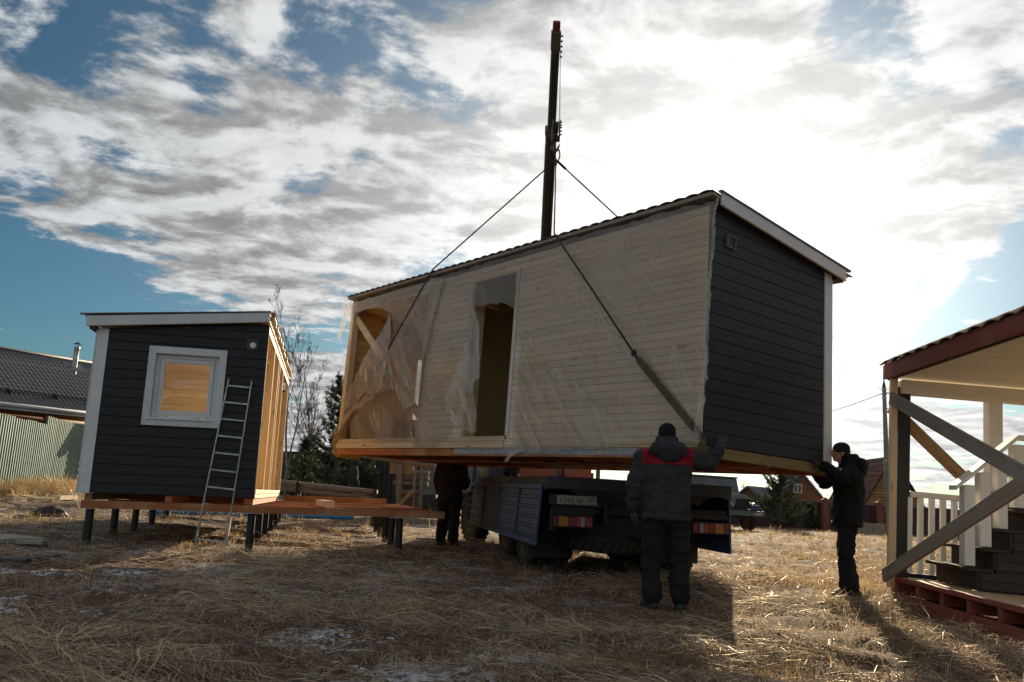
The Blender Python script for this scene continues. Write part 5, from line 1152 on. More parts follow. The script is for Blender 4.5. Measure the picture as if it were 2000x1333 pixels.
# ---------------------------------------------------------------- concrete pole and wires
pb = at(1736, 1015, 45); pb.z = G(pb.x, pb.y) - .3; ptop = at(1726.5, 757, 45)
up = thing('utility_pole', 'slim grey concrete utility pole behind the porch corner post', 'utility pole', Matrix.Translation(pb))
d = ptop - pb; m = MB(); m.tube([(0, 0, 0), d * .5, d], [.165, .135, .10], 12); m.build('pole_shaft', CONC, up, smooth=True)
m = MB(); m.tube([d, d + V((0, 0, .38)), d + V((.0, 0, .46))], [.105, .03, .012], 12); m.build('pole_tip', BLACKP, up)
for t in (.955, .985, .52, .93): m = MB(); c_ = d * t; m.tube([c_ - V((0, 0, .03)), c_ + V((0, 0, .03))], .125 + (1 - t) * .06, 12); m.build('steel_band', GALV, up)
m = MB(); c_ = d * .86; m.tube([c_, c_ + V((.30, 0, .0)), c_ + V((.34, 0, -.12))], .022, 6); m.ball(c_ + V((.34, 0, -.15)), .05, 8, 6); m.build('insulator', BLACKP, up)
def wire(label, a, b, sag):
    m = MB(); pts = [a.lerp(b, t) - V((0, 0, sag * 4 * t * (1 - t))) for t in np.linspace(0, 1, 14)]; m.tube(pts, .028, 5); o = m.build('power_line', CABLE); tag(o, label, 'power line')
wt = pb + d * .965
wire('black power line dipping from the concrete pole towards the lifted house', wt, at(1440, 842, 62), .35)
wire('black power line running from the concrete pole past the porch roof', wt, at(1985, 765, 40), .25)
# ---------------------------------------------------------------- trees
def joined(name, verts, faces, mat, parent=None, tint=None):
    me = bpy.data.meshes.new(name); vs = np.asarray(verts, np.float32); fs = np.asarray(faces, np.int32); k = fs.shape[1]
    me.vertices.add(len(vs)); me.vertices.foreach_set('co', vs.ravel()); me.loops.add(fs.size); me.loops.foreach_set('vertex_index', fs.ravel())
    me.polygons.add(len(fs)); me.polygons.foreach_set('loop_start', np.arange(0, fs.size, k, dtype=np.int32)); me.update(calc_edges=True)
    if tint is not None: at_ = me.attributes.new('tint', 'FLOAT', 'POINT'); at_.data.foreach_set('value', np.asarray(tint, np.float32))
    me.materials.append(mat); return link(name, me, parent)
def pine(label, base, h, rad, seed, nwh=14):
    rg = random.Random(seed); base = V(base); t = thing('pine_tree', label, 'tree', Matrix.Translation(base))
    m = MB(); m.tube([(0, 0, -.2), (.02, .0, h * .5), (0, .02, h * .98)], [.035 + h * .012, .02 + h * .006, .008], 8); m.build('trunk', BARK, t)
    br = MB(); nv = []; nf = []; tn = []
    def needles(p, d, ln, n):
        d = d.normalized(); u = d.orthogonal().normalized(); w = d.cross(u); tint = rg.uniform(0, .75)
        for k in range(n):
            a = rg.uniform(0, 6.283); s_ = rg.random(); c = p + d * (s_ * ln); r = (u * math.cos(a) + w * math.sin(a)); e = c + (d * rg.uniform(.5, .9) + r * rg.uniform(.45, .8)) * .15
            sdv = (e - c).cross(V((rg.uniform(-1, 1), rg.uniform(-1, 1), rg.uniform(-1, 1)))).normalized() * .013
            i = len(nv); nv.extend([c - sdv, c + sdv, e]); nf.append((i, i + 1, i + 2)); q = min(1, max(0, tint + rg.uniform(-.15, .25))); tn.extend([q] * 3)
    for i in range(nwh):
        f = .04 + .92 * i / (nwh - 1); z = h * f; R0 = rad * (1 - f) ** .75 * rg.uniform(.85, 1.1) + .05
        for k in range(rg.randint(5, 7)):
            a = rg.uniform(0, 6.283); ln = R0 * rg.uniform(.65, 1.1); el = .15 + .55 * f; d = V((math.cos(a), math.sin(a), el)); p0 = V((0, 0, z)); p1 = p0 + d * ln * .6; p2 = p1 + V((math.cos(a), math.sin(a), el + .7)).normalized() * ln * .45
            br.tube([p0, p1, p2], [.018, .012, .006], 4, cap=False)
            ns = max(2, int(ln / .16))
            for s in range(ns):
                q = (s + .5) / ns; pp = p0.lerp(p1, q / .6) if q < .6 else p1.lerp(p2, (q - .6) / .4)
                if q < .2 and f < .5: continue
                for z_ in range(3): needles(pp, V((math.cos(a) * .6 + rg.uniform(-.8, .8), math.sin(a) * .6 + rg.uniform(-.8, .8), .7 + rg.uniform(-.3, .5))), rg.uniform(.14, .26), 15)
            needles(p2, p2 - p1 + V((0, 0, .25)), .25, 16)
    br.build('branches', BARK, t)['kind'] = 'stuff'
    o = joined('crown', [tuple(v) for v in nv], nf, NEEDLE, t, tn); o['kind'] = 'stuff'; return t
b = at(648, 985, 33); b.z = G(b.x, b.y); pine('tall dark young pine behind the log rail left of the lifted house', b, 4.9, 1.55, 3, 17)
b = at(590, 978, 34.5); b.z = G(b.x, b.y); pine('small bushy pine beside the birch against the brown fence', b, 2.3, .85, 5, 10)
b = at(706, 982, 33.5); b.z = G(b.x, b.y); pine('low pine partly hidden under the end of the lifted house', b, 2.4, .9, 8, 10)
b = at(1524, 1028, 50); b.z = G(b.x, b.y); pine('broad pine at the field edge right of the bonnet truck', b, 4.3, 1.75, 11, 17)
b = at(1583, 1030, 52.5); b.z = G(b.x, b.y); pine('small round dark conifer against the maroon fence', b, 1.35, .65, 14, 7)
def bare_tree(label, base, h, seed, n0=3, mat=BIRCH, lean=.0, depth=5, spread=.42, name='birch_tree'):
    rg = random.Random(seed); t = thing(name, label, 'tree', Matrix.Translation(base)); tr = MB(); br = MB()
    def grow(p, d, ln, r, lv, m):
        pts = [p]; rs = [r]; n = 5
        for i in range(n):
            d = (d + V((rg.uniform(-.10, .10), rg.uniform(-.10, .10), rg.uniform(.0, .09)))).normalized(); pts.append(pts[-1] + d * ln / n); rs.append(r * (1 - .78 * (i + 1) / n) + .0016)
        m.tube(pts, rs, 6 if lv == 0 else (4 if lv < 3 else 3), cap=False)
        if lv >= depth: return
        k = (8 if lv == 0 else rg.randint(3, 5))
        for i in range(k):
            f = rg.uniform(.22 if lv == 0 else .15, .97); j = min(n - 1, int(f * n)); q = pts[j].lerp(pts[j + 1], f * n - j); a = rg.uniform(0, 6.283)
            u = d.orthogonal().normalized(); w = d.cross(u); side = u * math.cos(a) + w * math.sin(a)
            dd = (d * rg.uniform(.75, 1.1) + side * rg.uniform(.35, .75) * (spread / .42) + V((0, 0, .15))).normalized()
            grow(q, dd, ln * rg.uniform(.34, .60) * (1.1 - f * .5), max(.003, rs[j] * rg.uniform(.35, .55)), lv + 1, br)
    for k in range(n0):
        a = rg.uniform(0, 6.283); d = V((math.cos(a) * .10 * k + lean, math.sin(a) * .06 * k, 1)).normalized(); grow(V((0, 0, -.1)) + V((math.cos(a), math.sin(a), 0)) * .06 * k, d, h * (1 - .22 * k), .062 - .012 * k, 0, tr)
    tr.build('trunk', mat, t); o = br.build('branches', BARK, t); o['kind'] = 'stuff'; return t
b = at(555, 978, 37); b.z = G(b.x, b.y); bare_tree('leafless birch with pale trunk rising behind the navy house', b, 6.9, 4, 3, lean=.05)
b = at(592, 980, 38); b.z = G(b.x, b.y); bare_tree('slanting leafless birch beside the pine tree', b, 5.6, 9, 2, lean=.12, depth=5)
def far_tree(px, py, Y, h, seed, lab): q = at(px, py, Y); q.z = G(q.x, q.y); bare_tree(lab, q, h, seed, 2, BARK, depth=3, name='bare_tree')
far_tree(1456, 1005, 150, 6.4, 31, 'tallest bare tree on the skyline over the bonnet truck hood'); far_tree(1473, 1005, 155, 5.0, 33, 'low bare tree on the skyline left of the broad pine')
# distant wood as one mass
def wood_mass():
    nv = []; nf = []; tn = []; rg = random.Random(5)
    for k in range(900):
        az = R(rg.uniform(-70, 70)); Y = rg.uniform(190, 300); x = math.sin(az) * Y; y = math.cos(az) * Y; hh = rg.uniform(2.6, 5.2); w = hh * rg.uniform(.10, .2); z = -.4
        if rg.random() < .45: continue
        q = rg.random() * .5
        for j in range(26):
            f = rg.random() ** 1.2; c = V((x + rg.uniform(-w, w) * (1 - f * .8), y + rg.uniform(-w, w), z + hh * f)); e = c + V((rg.uniform(-.5, .5), 0, rg.uniform(.2, .9))) * .9; s_ = V((.12, 0, .02)); i = len(nv)
            nv.extend([c - s_, c + s_, e]); nf.append((i, i + 1, i + 2)); tn.extend([q] * 3)
    o = joined('distant_wood', [tuple(v) for v in nv], nf, NEEDLE, None, tn); tag(o, kind='stuff')
wood_mass()
# ---------------------------------------------------------------- log rail, pole rack, trailer
a = at(500, 938, 24.5); b = at(736, 963, 24.0)
lr = thing('log_rail', 'long weathered logs stacked as a rail on short black posts', 'log rail', Matrix.Translation(a))
for k, (dz, dy, r) in enumerate(((.0, 0, .085), (-.155, .04, .075))):
    m = MB(); pts = [(b - a) * t + V((0, dy, dz + random.uniform(-.008, .008))) for t in np.linspace(0, 1.0 - .01 * k, 12)]; m.tube(pts, [r * random.uniform(.94, 1.05) for _ in pts], 12); m.build('log', LOGW, lr, smooth=True)
for px in (585, 734):
    t = (px - 500) / 236; q = (b - a) * t; gzv = G(a.x + q.x, a.y + q.y) - a.z; m = MB(); m.box(-.04, .04, -.16, -.10, gzv - .1, q.z + .09); o = m.build('rail_post', BLACKP, lr, loc=(q.x, q.y, 0)); m = MB(); m.box(-.04, .04, .13, .2, gzv - .1, q.z + .06); m.build('rail_post', BLACKP, lr, loc=(q.x, q.y, 0))
RK = at(775, 1000, 25.5); RK.z = G(RK.x, RK.y)
rk = thing('pole_rack', 'rough timber rack of round poles behind the orange foundation', 'rack', Matrix.Translation(RK))
def rl_(px, py, Y=25.5): return at(px, py, Y) - RK
for (x0, y0, x1, y1, r) in ((772, 922, 838, 924, .06), (775, 928, 836, 931, .05), (781, 932, 838, 935, .07), (768, 944, 836, 946, .075), (772, 965, 820, 962, .08)):
    m = MB(); m.tube([rl_(x0, y0), rl_(x1, y1)], r, 9); m.build('pole', LOGW, rk)
for (x0, y0, x1, y1, r) in ((824, 905, 820, 1000, .05), (781, 905, 778, 998, .09), (812, 900, 806, 1000, .05)):
    m = MB(); m.tube([rl_(x0, y0, 25.3), rl_(x1, y1, 25.3)], r, 8); m.build('upright', LOGW, rk)
m = MB(); m.tube([rl_(779, 988, 25.1), rl_(806, 960, 25.1)], .065, 8); m.build('leaning_pole', BRNW, rk)
m = MB(); m.cbox(rl_(786, 915, 25.6), (.7, .4, .35)); m.build('crate', BRNW, rk); m = MB(); m.cbox(rl_(800, 985, 25.6), (.5, .5, .45)); m.build('crate', BROWNH, rk)
m = MB(); pa, pb_ = at(690, 887, 23.5), at(846, 910, 21.0); m.tube([pa, pa.lerp(pb_, .5), pb_], [.075, .08, .085], 12); o = m.build('round_pole', LOGW, smooth=True); tag(o, 'long peeled pole slanting out from the rack beneath the lifted house', 'pole')
TR = at(880, 1000, 29); TR.z = G(TR.x, TR.y)
tl = thing('box_trailer', 'grey panelled trailer body standing behind the maroon jacketed worker', 'trailer', Matrix.Translation(TR) @ Matrix.Rotation(R(6), 4, 'Z'))
m = MB(); m.box(-.95, 1.6, 0, 3, .95, 2.0); m.build('trailer_body', CABG, tl)
for k in range(5): x = -.9 + k * .6; m = MB(); m.box(x, x + .06, -.04, 0, 1.0, 2.0); m.build('rib', CABG, tl)
m = MB(); m.box(-1.4, 1.6, -.05, .1, .82, .95); m.build('trailer_frame', CABG, tl)
for x in (-.2, .9): wheel(x, 1, r=.42, w=.25, M=Matrix.Translation((x, .1, .40)) @ Matrix.Rotation(R(90), 4, 'X'), parent=tl, detail=False)
# ---------------------------------------------------------------- old bonnet truck at the field edge
BT = at(1408, 1026, 42); BT.z = G(BT.x, BT.y)
bt = thing('bonnet_truck', 'old khaki bonnet truck parked at the field edge behind the blue truck', 'truck', Matrix.Translation(BT) @ Matrix.Rotation(R(205), 4, 'Z'))
def bb(name, mat, *b, bevel=.02, par=None):
    m = MB()
    for q in b: m.box(*q)
    return m.build(name, mat, par or bt, bevel=bevel)
m = MB(); m.prism([(-1.2, 1.15), (.15, 1.15), (.15, 1.75), (-.05, 2.45), (-1.15, 2.45), (-1.2, 2.2)], 'x', -1.02, 1.02); m.build('cab', CABG, bt, bevel=.04)
m = MB(); m.prism([(-1.22, 2.45), (.05, 2.45), (.0, 2.52), (-1.1, 2.56)], 'x', -1.05, 1.05); m.build('cab_roof', CABG, bt, bevel=.03)
for s in (-1, 1): m = MB(); m.add([(s * .08, .165 - .0, 1.80), (s * .95, .165, 1.80), (s * .92, -.04 + .012, 2.40), (s * .08, -.04 + .012, 2.40)], [(0, 1, 2, 3)]); m.build('windscreen', CABGLASS, bt)
for s in (-1, 1): bb('side_window', CABGLASS, (s * 1.024 - .004, s * 1.024 + .004, -.95, -.15, 1.78, 2.32), bevel=0)
m = MB(); m.loft([((0, .16, 1.40), (.62, 0, 0), (0, 0, .40)), ((0, .9, 1.38), (.56, 0, 0), (0, 0, .38)), ((0, 1.45, 1.34), (.50, 0, 0), (0, 0, .36)), ((0, 1.55, 1.30), (.42, 0, 0), (0, 0, .30))], 20); m.build('hood', CABG, bt, smooth=True)
for k in range(7): x = -.36 + k * .12; bb('grille_bar', BLACKP, (x - .028, x + .028, 1.53, 1.585, 1.05, 1.48), bevel=0)
for s in (-1, 1):
    m = MB(); m.loft([((s * .82, .25, 1.10), (.24, 0, 0), (0, 0, .12)), ((s * .84, .9, 1.22), (.24, 0, 0), (0, 0, .12)), ((s * .84, 1.5, 1.12), (.22, 0, 0), (0, 0, .12))], 12); m.build('mudguard', CABG, bt, smooth=True)
    m = MB(); m.tube([(s * .66, 1.5, 1.18), (s * .66, 1.66, 1.18)], .11, 16); m.build('headlamp', GALV, bt); m = MB(); m.tube([(s * .66, 1.661, 1.18), (s * .66, 1.672, 1.18)], .098, 16); m.build('lamp_glass', LCLR, bt)
    wheel(s * .86, .95, r=.5, out=int(s), parent=bt, detail=False); wheel(s * .86, -3.2, r=.5, out=int(s), parent=bt, detail=False)
bb('bumper', CABG, (-1.12, 1.12, 1.72, 1.84, .68, .92)); bb('number_plate', PLATE, (-.95, -.43, 1.842, 1.852, .73, .85), bevel=0); bb('side_lamp', LRED, (.86, .96, 1.55, 1.62, 1.2, 1.32), bevel=0)
bb('tow_box', BLUE, (-.75, -.2, 1.845, 1.95, .95, 1.2)); bb('chassis', CHASSIS, (-.4, .4, -4.6, 1.7, .6, .85)); bb('cargo_bed', CABG, (-1.15, 1.15, -4.8, -1.4, 1.0, 1.5))
m = MB(); m.tube([(1.25, .0, 1.75), (1.25, .02, 2.1)], .07, 8); m.build('mirror', BLACKP, bt); 
# ---------------------------------------------------------------- litter on the left
def flat_board(label, name, cat, px0, py0, px1, py1, w, t, mat, lift=.03, group=None, tilt=0):
    def hit(px, py):
        d = ray(px, py); Y = 5.0
        while Y < 60:
            p = CAM + d * (Y / d.y)
            if p.z <= G(p.x, p.y) + lift: return p
            Y += .04
        return CAM + d * (20 / d.y)
    a = hit(px0, py0); b = hit(px1, py1); ln = (b - a).length; m = MB(); m.box(-ln / 2, ln / 2, -w / 2, w / 2, -t / 2, t / 2)
    o = m.build(name, mat, bevel=min(.004, t * .2)); o.matrix_world = Matrix.Translation((a + b) / 2) @ (b - a).to_track_quat('X', 'Z').to_matrix().to_4x4() @ Matrix.Rotation(tilt, 4, 'X'); return tag(o, label, cat, group)
flat_board('thick broken board end lying sunlit before the green fence, nearest the photo edge', 'offcut_board', 'board', 18, 972, 62, 972, .22, .12, PINE, .06)
flat_board('thin sunlit strip of wood among the scraps before the green fence', 'offcut_board', 'board', 60, 972, 112, 976, .12, .05, PINE, .05, tilt=.2)
flat_board('short pinkish block of wood lying nearest the white corner of the navy house', 'offcut_board', 'board', 110, 973, 145, 972, .2, .10, PINE, .07)
flat_board('slanting pale slat lying across the sunlit scraps before the green fence', 'offcut_board', 'board', 40, 968, 95, 979, .06, .03, PINE, .12)
flat_board('long grey slat lying in shade at the photo edge below the sunlit scraps', 'offcut_board', 'board', -30, 999, 34, 991, .09, .03, GREYW, .03)
flat_board('dull white insulation sheet lying flat on the shaded grass', 'insulation_sheet', 'sheet', -40, 1053, 52, 1051, .75, .06, FOAM, .05)
flat_board('smaller broken piece of white insulation next to the flat sheet', 'insulation_sheet', 'sheet', 56, 1060, 72, 1058, .3, .05, FOAM, .05)
flat_board('dark blue edged panel lying flat in the grass at the near left', 'panel', 'panel', 16, 1099, 102, 1086, .30, .07, BLUED, .05)
q = at(103, 965, 17.5); q.z = G(q.x, q.y) + .03
m = MB(); m.ball((0, 0, 0), (.36, .2, .16), 14, 8); o = m.build('dark_sack', BLACKP, smooth=True); o.matrix_world = Matrix.Translation(q); dd = o.modifiers.new('lumps', 'DISPLACE'); dd.texture = _tex; dd.strength = .12; tag(o, 'dark lumpy sack among the sunlit scraps before the green fence', 'sack')
# ---------------------------------------------------------------- porch on the right
PC = at(1762, 1128, 9.85)                                # deck corner (deck top)
e2 = (at(2000, 1188, 7.35) - PC); e2.z = 0               # the near edge runs towards the camera
yawp = math.atan2(e2.y, e2.x) + R(90)                    # local -y along the near edge
MP = Matrix.Translation(PC) @ Matrix.Rotation(yawp, 4, 'Z') @ Matrix.Rotation(R(2.2), 4, 'Y')
def ppx(px, py, axis=0, off=0.0): return on_plane(px, py, MP, axis, off)
po = thing('porch', 'half built porch with cream balusters, dark steps and crossed bracing boards', 'porch', MP)
# deck on an orange frame
DY = -3.9
for k in range(13):
    y1 = .06 - k * .148; 
for k in range(26):
    x0 = -.06 + k * .15
    if x0 > 3.6: break
    plank('deck_board', x0, x0 + .145, DY, .08, -.03, 0.0, CREAM if False else PINEY, po)
plank('deck_edge', -.09, -.062, DY, .08, -.045, .004, REDW, po)
for k in range(8):
    y = .02 - k * .56; plank('deck_block', -.075, .25, y - .09, y, -.17, -.047, REDW, po)
plank('deck_bearer', -.085, -.03, DY, .05, -.40, -.172, REDW, po); plank('deck_bearer', 1.2, 1.26, DY, .05, -.35, -.05, ORNY, po)
plank('deck_bearer', -.08, 3.5, .05, .10, -.2, -.035, ORNX, po)
# corner post: pale slat with the dark board behind it
pt_ = ppx(1750, 742, 1, 0.0)
HPo = ppx(1744, 748, 0, -.05).z
plank('corner_slat', -.165, -.085, -.03, .03, -.12, HPo + .05, GREYW if False else PINEZ, po)
plank('corner_post', -.08, .065, -.02, .06, .0, HPo - .08, DKPOST, po)
plank('post_edge', -.083, -.079, -.021, .02, .03, HPo - .6, WHITE, po)
# balustrade along the back
rz0 = ppx(1790, 966, 1, .02).z
plank('bottom_rail', .07, 2.6, -.03, .05, .004, .055, DKPOST, po)
plank('top_rail', .07, 1.1, -.03, .06, rz0 - .035, rz0 + .03, CREAMX, po)
for px in (1775.5, 1797.5, 1819.5, 1841.5, 1864, 1885, 1906):
    q = ppx(px, 1060, 1, .0); plank('baluster', q.x - .028, q.x + .028, -.022, .033, .058, rz0 - .037, CREAM, po)
q = ppx(1941, 900, 1, .0); plank('back_post', q.x - .075, q.x + .075, -.06, .09, .0, HPo - .02, CREAM, po)
for px in (1993, 2012, 2030): q2 = ppx(px, 1000, 1, 0.0); plank('baluster', q2.x - .028, q2.x + .028, -.022, .033, .058, rz0 - .037, CREAM, po)
# steps rising to the right with their own newels and rail, in front of the balustrade
SY0, SY1 = -1.15, -.22
def sp(px, py): return ppx(px, py, 1, SY0)
t1, t2, t3 = sp(1886, 1108), sp(1916, 1071), sp(1951, 1033)
xs_ = [t1.x, t2.x, t3.x]; zs_ = [t1.z, t2.z, t3.z]; dx_ = (xs_[2] - xs_[0]) / 2; dz_ = (zs_[2] - zs_[0]) / 2
for k in range(6):
    x = xs_[0] + dx_ * k; z = zs_[0] + dz_ * k
    plank('tread', x, x + dx_ + .10, SY0 - .02, SY1, z - .032, z, STEPW, po)
    m = MB(); m.box(x + .115, x + .14, SY0 + .01, SY1 - .01, max(0.0, z - dz_), z - .033); m.build('riser', STEPW, po)
    for j in range(2): plank('side_board', x + .142, x + .142 + dx_ * (6 - k) * .98, SY0, SY0 + .022, max(.004, z - dz_) + j * (z - .034 - max(.004, z - dz_)) / 2, max(.004, z - dz_) + (j + 1) * (z - .034 - max(.004, z - dz_)) / 2 - .003, STEPW, po) if x < 2.2 else None
sp_ = [(xs_[0] + .145, .003)]
for k in range(6): x = xs_[0] + dx_ * k; z = zs_[0] + dz_ * k; sp_ += [(x + .145, z - .036), (x + dx_ + .145, z - .036)]
sp_.append((xs_[0] + dx_ * 6 + .145, .003))
m = MB(); m.prism(sp_, 'y', SY0 + .026, SY0 + .06); m.build('stringer', STEPW, po); m = MB(); m.prism(sp_, 'y', SY1 - .06, SY1 - .02); m.build('stringer', STEPW, po)
def newel(pxl, pxr, pyt, pyb):
    a = sp(pxl, pyb); b = sp(pxr, pyb); t = sp(pxl, pyt); plank('newel_post', a.x, b.x, SY0 + .03, SY0 + .15, a.z, t.z, CREAM, po)
ra = sp(1868, 948); rb = sp(1990, 850); sl_ = (rb.z - ra.z) / (rb.x - ra.x)
def rail_y(px): return 948 + (px - 1868) * (850 - 948) / (1990 - 1868)
for pl_, pr_, pb in ((1887, 1908, 1105), (1918, 1940, 1068), (1953, 1972, 1033), (1985, 2006, 992)): newel(pl_, pr_, rail_y(pl_) + 14, pb)
m = MB(); m.prism([(ra.x, ra.z), (rb.x, rb.z), (rb.x + .35, rb.z), (rb.x + .35, rb.z - .04), (rb.x, rb.z - .045), (ra.x, ra.z - .05)], 'y', SY0 + .0, SY0 + .17); m.build('stair_rail', CREAM, po, bevel=.004)
m = MB(); m.box(xs_[0] + .3, 3.3, SY1 + .02, SY1 + .04, 0, .9) if False else None
# bracing boards
def brace(px0, py0, px1, py1, axis, off, w, t, mat, ext=(0, 0)):
    a = ppx(px0, py0, axis, off); b = ppx(px1, py1, axis, off); d = (b - a).normalized(); a = a - d * ext[0]; b = b + d * ext[1]
    m = MB(); m.box(-(b - a).length / 2, (b - a).length / 2, -w / 2, w / 2, -t / 2, t / 2); o = m.build('brace', mat, po, bevel=.003)
    n = V((1, 0, 0)) if axis == 0 else V((0, 1, 0)); x = d; y = n.cross(x).normalized(); z = x.cross(y); o.matrix_local = Matrix.Translation((a + b) / 2) @ Matrix(((x.x, y.x, z.x, 0), (x.y, y.y, z.y, 0), (x.z, y.z, z.z, 0), (0, 0, 0, 1))); return o
brace(1741, 778, 1985, 919, 0, -.19, .145, .035, GREYW, (.02, .1))
brace(1727, 1124, 1995, 946, 0, -.235, .145, .035, GREYW, (.02, .5))
brace(1742, 798, 1880, 932, 1, .115, .14, .035, BRNW, (.02, .03))
# roof: red eaves board along the near edge, cream soffit, tiles
zr = ppx(1748, 752, 0, -.10).z
ew = HPo + .015
plank('eaves_board', -.20, -.165, DY, .14, ew, ew + .17, REDW, po)
plank('eaves_end', -.165, .08, .10, .14, ew + .03, ew + .15, REDW, po)
plank('soffit_edging', -.163, -.13, DY, .10, ew - .012, ew + .012, DKPOST, po)
for k in range(30):
    y1 = .10 - k * .098
    plank('soffit_board', -.128, 3.4, y1 - .096, y1, ew + .012 + .0, ew + .03, CREAMX, po)
plank('back_beam', -.06, 3.4, -.10, .10, HPo - .16, HPo - .004, CREAMX, po)
o = wavy('roof_tiles', DY - .1, .20, 0, 3.2, lambda y: 0.0, .30, .035, TILEO, po, step=.35); o.matrix_local = Matrix.Translation((-.215, 0, ew + .175)) @ Matrix.Rotation(R(90), 4, 'Z') @ Matrix.Rotation(R(-24), 4, 'X') @ Matrix.Scale(-1, 4, (0, 1, 0))
m = MB(); m.prism([(-.19, ew + .165), (2.6, ew + 1.40), (2.6, ew + 1.43), (-.19, ew + .185)], 'y', DY, .12); m.build('roof_boards', BRNW, po)
for y in (.10, DY + .1): m = MB(); m.prism([(-.1, ew + .03), (3.3, ew + .03), (3.3, ew + 1.45), (2.4, ew + 1.28), (-.1, ew + .17)], 'y', y - .02, y); m.build('gable_boarding', CREAMX, po)
# ---------------------------------------------------------------- hay, straw and dead grass (uncountable)
_MPi = np.array(MP.inverted())
def inside_porch(x, y):
    lx = _MPi[0, 0] * x + _MPi[0, 1] * y + _MPi[0, 3]; ly = _MPi[1, 0] * x + _MPi[1, 1] * y + _MPi[1, 3]
    return (lx > -.11) & (ly < .12) & (ly > -4.0)
def scatter(n, ymin, ymax, power=1.0, half=.78):
    """points over the ground, thinning out with distance so the straw keeps an even look"""
    u = rng.random(n); Y = 1.0 / (1 / ymin + (1 / ymax - 1 / ymin) * u ** power); X = (rng.random(n) * 2 - 1) * half * (Y + .8)
    return X, Y
def blades(name, X, Y, Z, az, pit, ln, wd, curl, tint, mat):
    n = len(X); d = np.stack([np.cos(az) * np.cos(pit), np.sin(az) * np.cos(pit), np.sin(pit)], -1)
    s = np.stack([-np.sin(az), np.cos(az), rng.normal(0, .5, n)], -1); s /= np.linalg.norm(s, axis=-1, keepdims=True)
    dn = np.stack([np.zeros(n), np.zeros(n), -np.ones(n)], -1)
    p0 = np.stack([X, Y, Z], -1); side = s * rng.normal(0, .18, (n, 1))
    p1 = p0 + (d + side * .4) * (ln * .5)[:, None] + dn * (ln * curl * .15)[:, None]; p2 = p0 + (d + side) * ln[:, None] + dn * (ln * curl * .62)[:, None]
    w = (wd / 2)[:, None]
    vs = np.stack([p0 - s * w, p0 + s * w, p1 - s * w * .9, p1 + s * w * .9, p2 - s * w * .25, p2 + s * w * .25], 1).reshape(-1, 3)
    b = (np.arange(n) * 6)[:, None]; fs = np.concatenate([b + np.array([[0, 1, 3, 2]]), b + np.array([[2, 3, 5, 4]])], 1).reshape(-1, 4)
    o = joined(name, vs, fs, mat, None, np.repeat(np.clip(tint, 0, 1), 6)); tag(o, kind='stuff'); return o
def clump(x, y): return fbm(x * .75 + 31, y * .85 + 7, 3)
# 1 matted straw lying every way
X, Y = scatter(420000, 2.0, 24.0, .85); c = clump(X, Y)
left = ss((.8 - X) / 2.5)
keep = (rng.random(len(X)) < np.clip(.30 + 2.2 * (c - .35) - .10 * left, .08, 1)) & ~inside_porch(X, Y); X, Y, c, left = X[keep], Y[keep], c[keep], left[keep]; n = len(X)
fl = vnoise(X * .5, Y * .5) * 9
az = fl + rng.normal(0, .9, n); heap = np.clip((c - .40) * 5, 0, 1)
Z = gz(X, Y) + rng.random(n) ** 2 * (.015 + .11 * heap)
ln = rng.uniform(.08, .32, n) * (.8 + .7 * heap); wd = np.maximum(rng.uniform(.003, .0075, n), Y * .00060)
blades('matted_straw', X, Y, Z, az, rng.normal(.06, .16, n), ln, wd, rng.uniform(0, .5, n), rng.beta(1.0, 1.25, n) * .95 + .1 * heap + (vnoise(X * 3, Y * 3) - .5) * .35, STRAW)
# combed heaps of longer hay lying over the mat
hx, hy, hr = [], [], []
Xh, Yh = scatter(150, 2.3, 15, .9, .7)
for a, b in zip(Xh, Yh):
    if clump(np.array([a]), np.array([b]))[0] > .40 and not inside_porch(np.array([a]), np.array([b]))[0]: hx.append(a); hy.append(b); hr.append(rng.uniform(.25, .75))
hx += [.95, 1.45, 2.1, 2.6, 3.3, -1.9, .35, 1.9]; hy += [4.7, 5.35, 6.6, 5.6, 6.1, 4.2, 3.9, 4.6]; hr += [.55, .5, .5, .5, .5, .7, .6, .6]
BX = []; 
for a, b, r in zip(hx, hy, hr):
    k = int(1500 * r * min(1.6, 5.0 / b + .25)); t = rng.random(k) ** .6 * r; ph = rng.random(k) * 6.283; th = rng.random() * 6.283; hgt = r * rng.uniform(.14, .26)
    x = a + np.cos(ph) * t * 1.25; y = b + np.sin(ph) * t; dome = hgt * np.clip(1 - (t / r) ** 2, 0, 1)
    z = gz(x, y) + dome * (.35 + .65 * rng.random(k)); az_ = th + rng.normal(0, .55, k) + (ph - th) * .15
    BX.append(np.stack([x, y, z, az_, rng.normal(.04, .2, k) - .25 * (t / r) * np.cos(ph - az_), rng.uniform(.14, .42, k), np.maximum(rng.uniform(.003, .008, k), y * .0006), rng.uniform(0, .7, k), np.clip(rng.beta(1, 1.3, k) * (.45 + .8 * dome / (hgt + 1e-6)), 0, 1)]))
BX = np.concatenate(BX, 1); kk_ = ~inside_porch(BX[0], BX[1]); BX = BX[:, kk_]
blades('hay_heaps', *BX, STRAW)
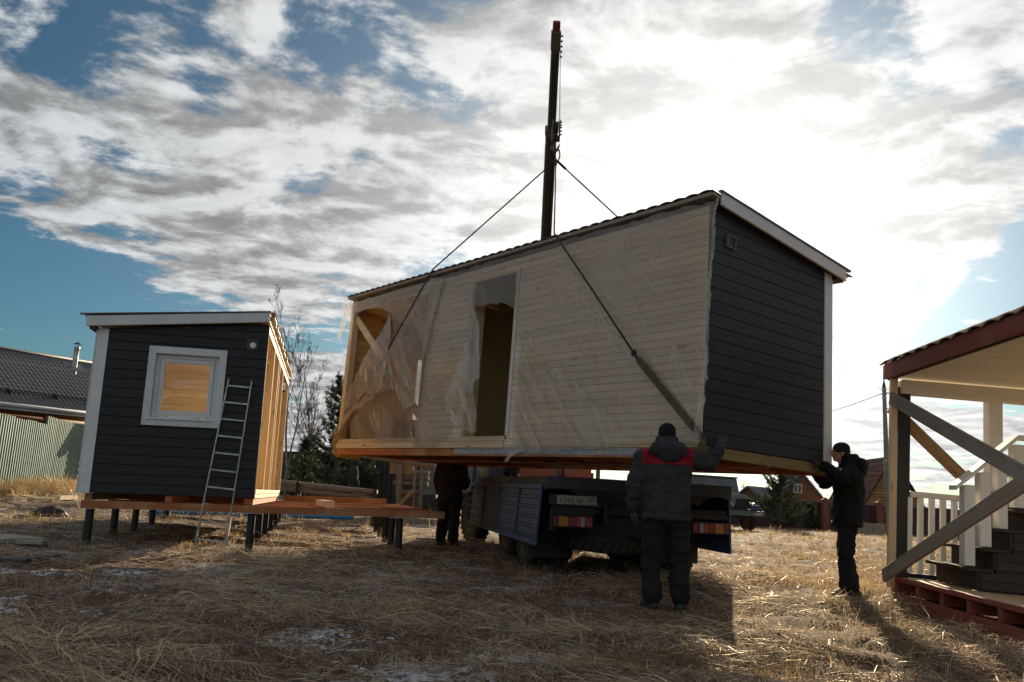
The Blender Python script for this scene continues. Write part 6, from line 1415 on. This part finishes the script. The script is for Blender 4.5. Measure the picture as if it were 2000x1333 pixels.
# 2 tufts of dead grass standing up
def tufts(name, nt, per, ymin, ymax, lmin, lmax, power, accept, mat, wmul=1.0, spread=.5):
    X, Y = scatter(nt, ymin, ymax, power); k = (rng.random(nt) < accept(X, Y)) & ~inside_porch(X, Y); X, Y = X[k], Y[k]; m = len(X)
    sz = rng.uniform(.6, 1.25, m); tt = rng.random(m)
    X = np.repeat(X, per); Y = np.repeat(Y, per); sz = np.repeat(sz, per); tt = np.repeat(tt, per); n = len(X); a = rng.random(n) * 6.283; r = rng.random(n) ** .7 * .07 * sz
    x = X + np.cos(a) * r; y = Y + np.sin(a) * r
    return blades(name, x, y, gz(x, y) - .01, a + rng.normal(0, .7, n), rng.normal(1.05, .28, n) * (1 - spread * .4 * rng.random(n)), rng.uniform(lmin, lmax, n) * sz, np.maximum(rng.uniform(.0022, .0045, n), Y * .00048) * wmul, rng.uniform(.1, .9, n) * spread * 1.6, tt * .5 + rng.random(n) * .5, mat)
tufts('stubble', 26000, 9, 3.5, 20, .04, .13, .75, lambda x, y: np.clip(.2 + 1.8 * (fbm(x * 1.3 + 9, y * 1.3 + 20, 2) - .30), .05, .9) * ss((x + .3) / 1.6), STRAWF, 1.15, .8)
tufts('grass_tufts', 14000, 12, 2.2, 16, .07, .22, .8, lambda x, y: np.clip(.12 + 1.5 * (fbm(x * 1.1, y * 1.1 + 50, 2) - .33), .03, .8) * (.45 + .55 * ss((x + 1) / 3)), STRAW)
tufts('field_grass', 24000, 9, 9, 58, .08, .24, .55, lambda x, y: np.clip(.25 + 1.6 * (fbm(x * .5, y * .5 + 50, 2) - .28), .1, 1) * (.30 + .70 * ss((x - .0) / 4 + (y - 20) / 20)), STRAWF, 1.1)
tufts('tall_dry_weeds', 700, 9, 17, 50, .25, .6, .8, lambda x, y: np.where(x < -2, .8, .12), STRAWF, .9, .35)
# golden hay heaped along the foot of the green fence
n = 9000; t = rng.random(n); X = -12.2 + (-15.0 + 12.2) * t + rng.normal(0, .25, n); Y = 21.0 + 9 * t + rng.normal(0, .25, n)
blades('fence_hay', X, Y, gz(X, Y) + rng.random(n) ** 2 * .35 * (.3 + vnoise(X * 2, Y * 2)), rng.random(n) * 6.283, rng.normal(.5, .5, n), rng.uniform(.15, .45, n), np.full(n, .013), rng.uniform(.2, 1, n), rng.random(n) * .6 + .3, STRAWF)
# 3 a few dark twigs and stalks
n = 420; X, Y = scatter(n, 2.3, 15, 1.0); k = ~inside_porch(X, Y); X, Y = X[k], Y[k]; n = len(X)
TWIG = straw('dark_twigs', (0.012, 0.009, 0.007), (0.035, 0.025, 0.018), .1)
blades('dead_stalks', X, Y, gz(X, Y) - .02, rng.random(n) * 6.283, rng.uniform(.5, 1.5, n), rng.uniform(.10, .34, n), np.maximum(.005, Y * .0006), rng.uniform(0, .3, n), rng.random(n), TWIG)
